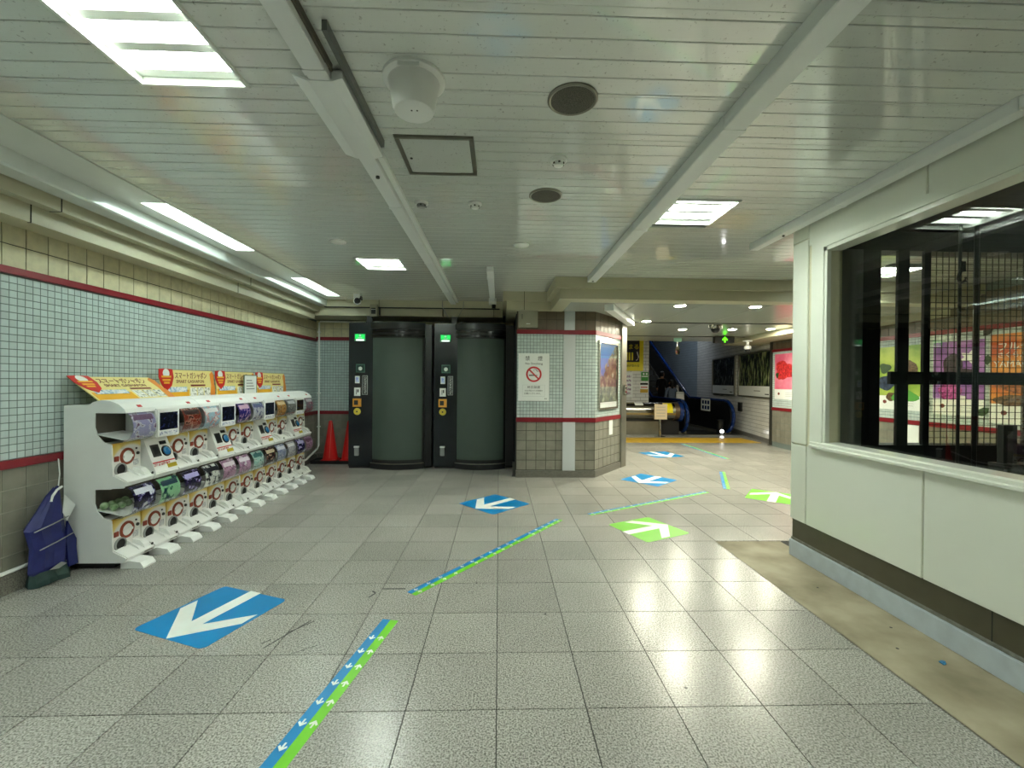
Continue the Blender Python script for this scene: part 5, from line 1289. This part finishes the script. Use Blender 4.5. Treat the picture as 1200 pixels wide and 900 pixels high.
# ================================================================== PEOPLE ON THE ESCALATOR
SKIN = mat('skin', (196, 150, 122), 0.5)
HAIR = mat('hair_black', (18, 16, 16), 0.5)
def skin_mesh(name, verts, edges, m, parent, root=0, lv=2):
    me = bpy.data.meshes.new(name)
    me.from_pydata([v[:3] for v in verts], edges, [])
    o = bpy.data.objects.new(name, me); COL.objects.link(o)
    md = o.modifiers.new('skin', 'SKIN'); md.use_smooth_shade = True
    for i, v in enumerate(verts):
        r = v[3]; r = r if isinstance(r, tuple) else (r, r)
        me.skin_vertices[0].data[i].radius = r
        me.skin_vertices[0].data[i].use_root = (i == root)
    sb = o.modifiers.new('sub', 'SUBSURF'); sb.levels = lv; sb.render_levels = lv
    bpy.context.view_layer.update()
    dg = bpy.context.evaluated_depsgraph_get()
    nm = bpy.data.meshes.new_from_object(o.evaluated_get(dg))
    bpy.data.objects.remove(o)
    nm.materials.clear(); nm.materials.append(m)
    q = bpy.data.objects.new(name, nm); COL.objects.link(q); q.parent = parent
    for p in nm.polygons: p.use_smooth = True
    return q
def person(label, loc, rz, h, top, bottom, hair_long, elbow_bend=0.1):
    """standing figure facing local +y"""
    t = thing('person', label, 'person', loc, rz)
    k = h / 1.7
    V = []; E = []
    def v(x, y, z, r): V.append((x * k, y * k, z * k, r if isinstance(r, tuple) else r * k)); return len(V) - 1
    pel = v(0, 0, 0.93, (0.155 * k, 0.11 * k)); wst = v(0, 0, 1.10, (0.13 * k, 0.095 * k)); che = v(0, 0.0, 1.27, (0.15 * k, 0.11 * k)); nb = v(0, 0.0, 1.40, (0.075 * k, 0.07 * k)); nk = v(0, 0.01, 1.47, 0.052)
    hb = v(0, 0.02, 1.535, (0.072 * k, 0.085 * k)); hm = v(0, 0.025, 1.60, (0.080 * k, 0.10 * k)); ht = v(0, 0.01, 1.675, (0.055 * k, 0.07 * k))
    E += [(pel, wst), (wst, che), (che, nb), (nb, nk), (nk, hb), (hb, hm), (hm, ht)]
    for s in (-1, 1):
        sh_ = v(s * 0.18, 0, 1.36, 0.062); el = v(s * 0.235, -0.02, 1.09, 0.044); wr_ = v(s * 0.235, 0.06 + elbow_bend, 0.87, 0.030); pa = v(s * 0.23, 0.08 + elbow_bend, 0.80, (0.038 * k, 0.022 * k))
        E += [(nb, sh_), (sh_, el), (el, wr_), (wr_, pa)]
        for j in range(4):
            f1 = v(s * 0.23, 0.05 + elbow_bend + 0.02 * j, 0.755, 0.010); f2 = v(s * 0.225, 0.055 + elbow_bend + 0.02 * j, 0.72 - 0.004 * (1 if j in (1, 2) else -1), 0.008)
            E += [(pa, f1), (f1, f2)]
        th = v(s * 0.20, 0.12 + elbow_bend, 0.785, 0.010); th2 = v(s * 0.19, 0.13 + elbow_bend, 0.755, 0.008); E += [(pa, th), (th, th2)]
        hp = v(s * 0.09, 0, 0.85, 0.095); kn = v(s * 0.10, 0.015, 0.49, 0.062); an = v(s * 0.10, -0.01, 0.09, 0.042); to = v(s * 0.11, 0.13, 0.035, 0.038)
        E += [(pel, hp), (hp, kn), (kn, an), (an, to)]
    body = skin_mesh('body', V, E, SKIN, t, pel)
    me = body.data
    me.materials.append(top); me.materials.append(bottom); me.materials.append(BLACKM)
    for p in me.polygons:
        c = p.center / k
        if c.z < 0.12: p.material_index = 3
        elif c.z < 0.96 and abs(c.x) < 0.185: p.material_index = 2
        elif c.z < 1.43 and (abs(c.x) < 0.19 or c.z > 1.06): p.material_index = 1
    hr = MB()
    n = 16
    prof = [(0.01, 1.715), (0.06, 1.70), (0.088, 1.66), (0.098, 1.60), (0.094, 1.53), (0.08, 1.47 if hair_long else 1.51)] + ([(0.075, 1.38)] if hair_long else [])
    vs = []
    for r, z in prof:
        for j in range(n):
            a = math.pi * (0.0 + 1.0 * j / (n - 1)) + math.pi       # back half
            a = a if z < 1.64 else 2 * math.pi * j / (n - 1)
            vs.append((r * 0.92 * math.cos(a) * k, (0.005 + r * 1.12 * math.sin(a)) * k, z * k))
    fs = [(i * n + j, i * n + j + 1, (i + 1) * n + j + 1, (i + 1) * n + j) for i in range(len(prof) - 1) for j in range(n - 1)]
    hme = bpy.data.meshes.new('hair'); hme.from_pydata(vs, [], fs); hme.materials.append(HAIR)
    for p in hme.polygons: p.use_smooth = True
    ho = bpy.data.objects.new('hair', hme); COL.objects.link(ho); ho.parent = t
    so = ho.modifiers.new('thick', 'SOLIDIFY'); so.thickness = 0.015; so.offset = 1
    for s in (-1, 1):
        obj('eye', MB().lathe([(0.001, -0.011), (0.009, -0.006), (0.011, 0), (0.009, 0.006), (0.001, 0.011)], (s * 0.032 * k, 0.112 * k, 1.605 * k), n=10), TXT, t)
        obj('ear', MB().lathe([(0.001, -0.03), (0.014, -0.02), (0.017, 0), (0.012, 0.02), (0.001, 0.03)], (s * 0.083 * k, 0.015 * k, 1.585 * k), n=10), SKIN, t)
    obj('nose', MB().prism([(-0.014 * k, 0), (0.014 * k, 0), (0.003 * k, 0.045 * k), (-0.003 * k, 0.045 * k)], 0.10 * k, 0.128 * k, 'y'), SKIN, t, loc=(0, 0, 1.555 * k))
    obj('mouth', B(-0.022 * k, 0.022 * k, 0.098 * k, 0.106 * k, 1.525 * k, 1.533 * k), mat('lips', (160, 92, 84), 0.5), t)
    return t
person('person in slate blue shirt seen from behind, white bag on the shoulder', (5.62, 13.9, 0.016), 0.0, 1.52, mat('shirt_slate', (92, 106, 126), 0.7), mat('skirt_dark', (30, 32, 40), 0.7), True)
t = thing('shoulder_bag', 'white tote bag hanging from the shoulder of the person in blue', 'bag', (5.62 + 0.20, 13.74, 0.88))
BAGW = mat('tote_white', (232, 232, 228), 0.6)
obj('pouch', MB().prism([(-0.13, 0.0), (0.13, 0.0), (0.115, 0.28), (-0.115, 0.28)], -0.06, 0.02, 'y'), BAGW, t, 0.012)
obj('strap', MB().tube([(-0.06, -0.03, 0.27), (-0.07, -0.04, 0.40), (-0.06, 0.0, 0.48), (-0.06, 0.09, 0.485), (-0.05, 0.12, 0.40), (-0.04, 0.0, 0.27)], 0.013, 8), BAGW, t)
obj('trim', B(-0.118, 0.118, -0.066, 0.024, 0.225, 0.24), PLASTG, t)
person('person in black clothes riding the escalator ahead', (5.75, 15.1, 0.2935), math.radians(-60), 1.55, mat('coat_black', (20, 20, 22), 0.8), mat('trousers_black', (16, 16, 18), 0.8), False)
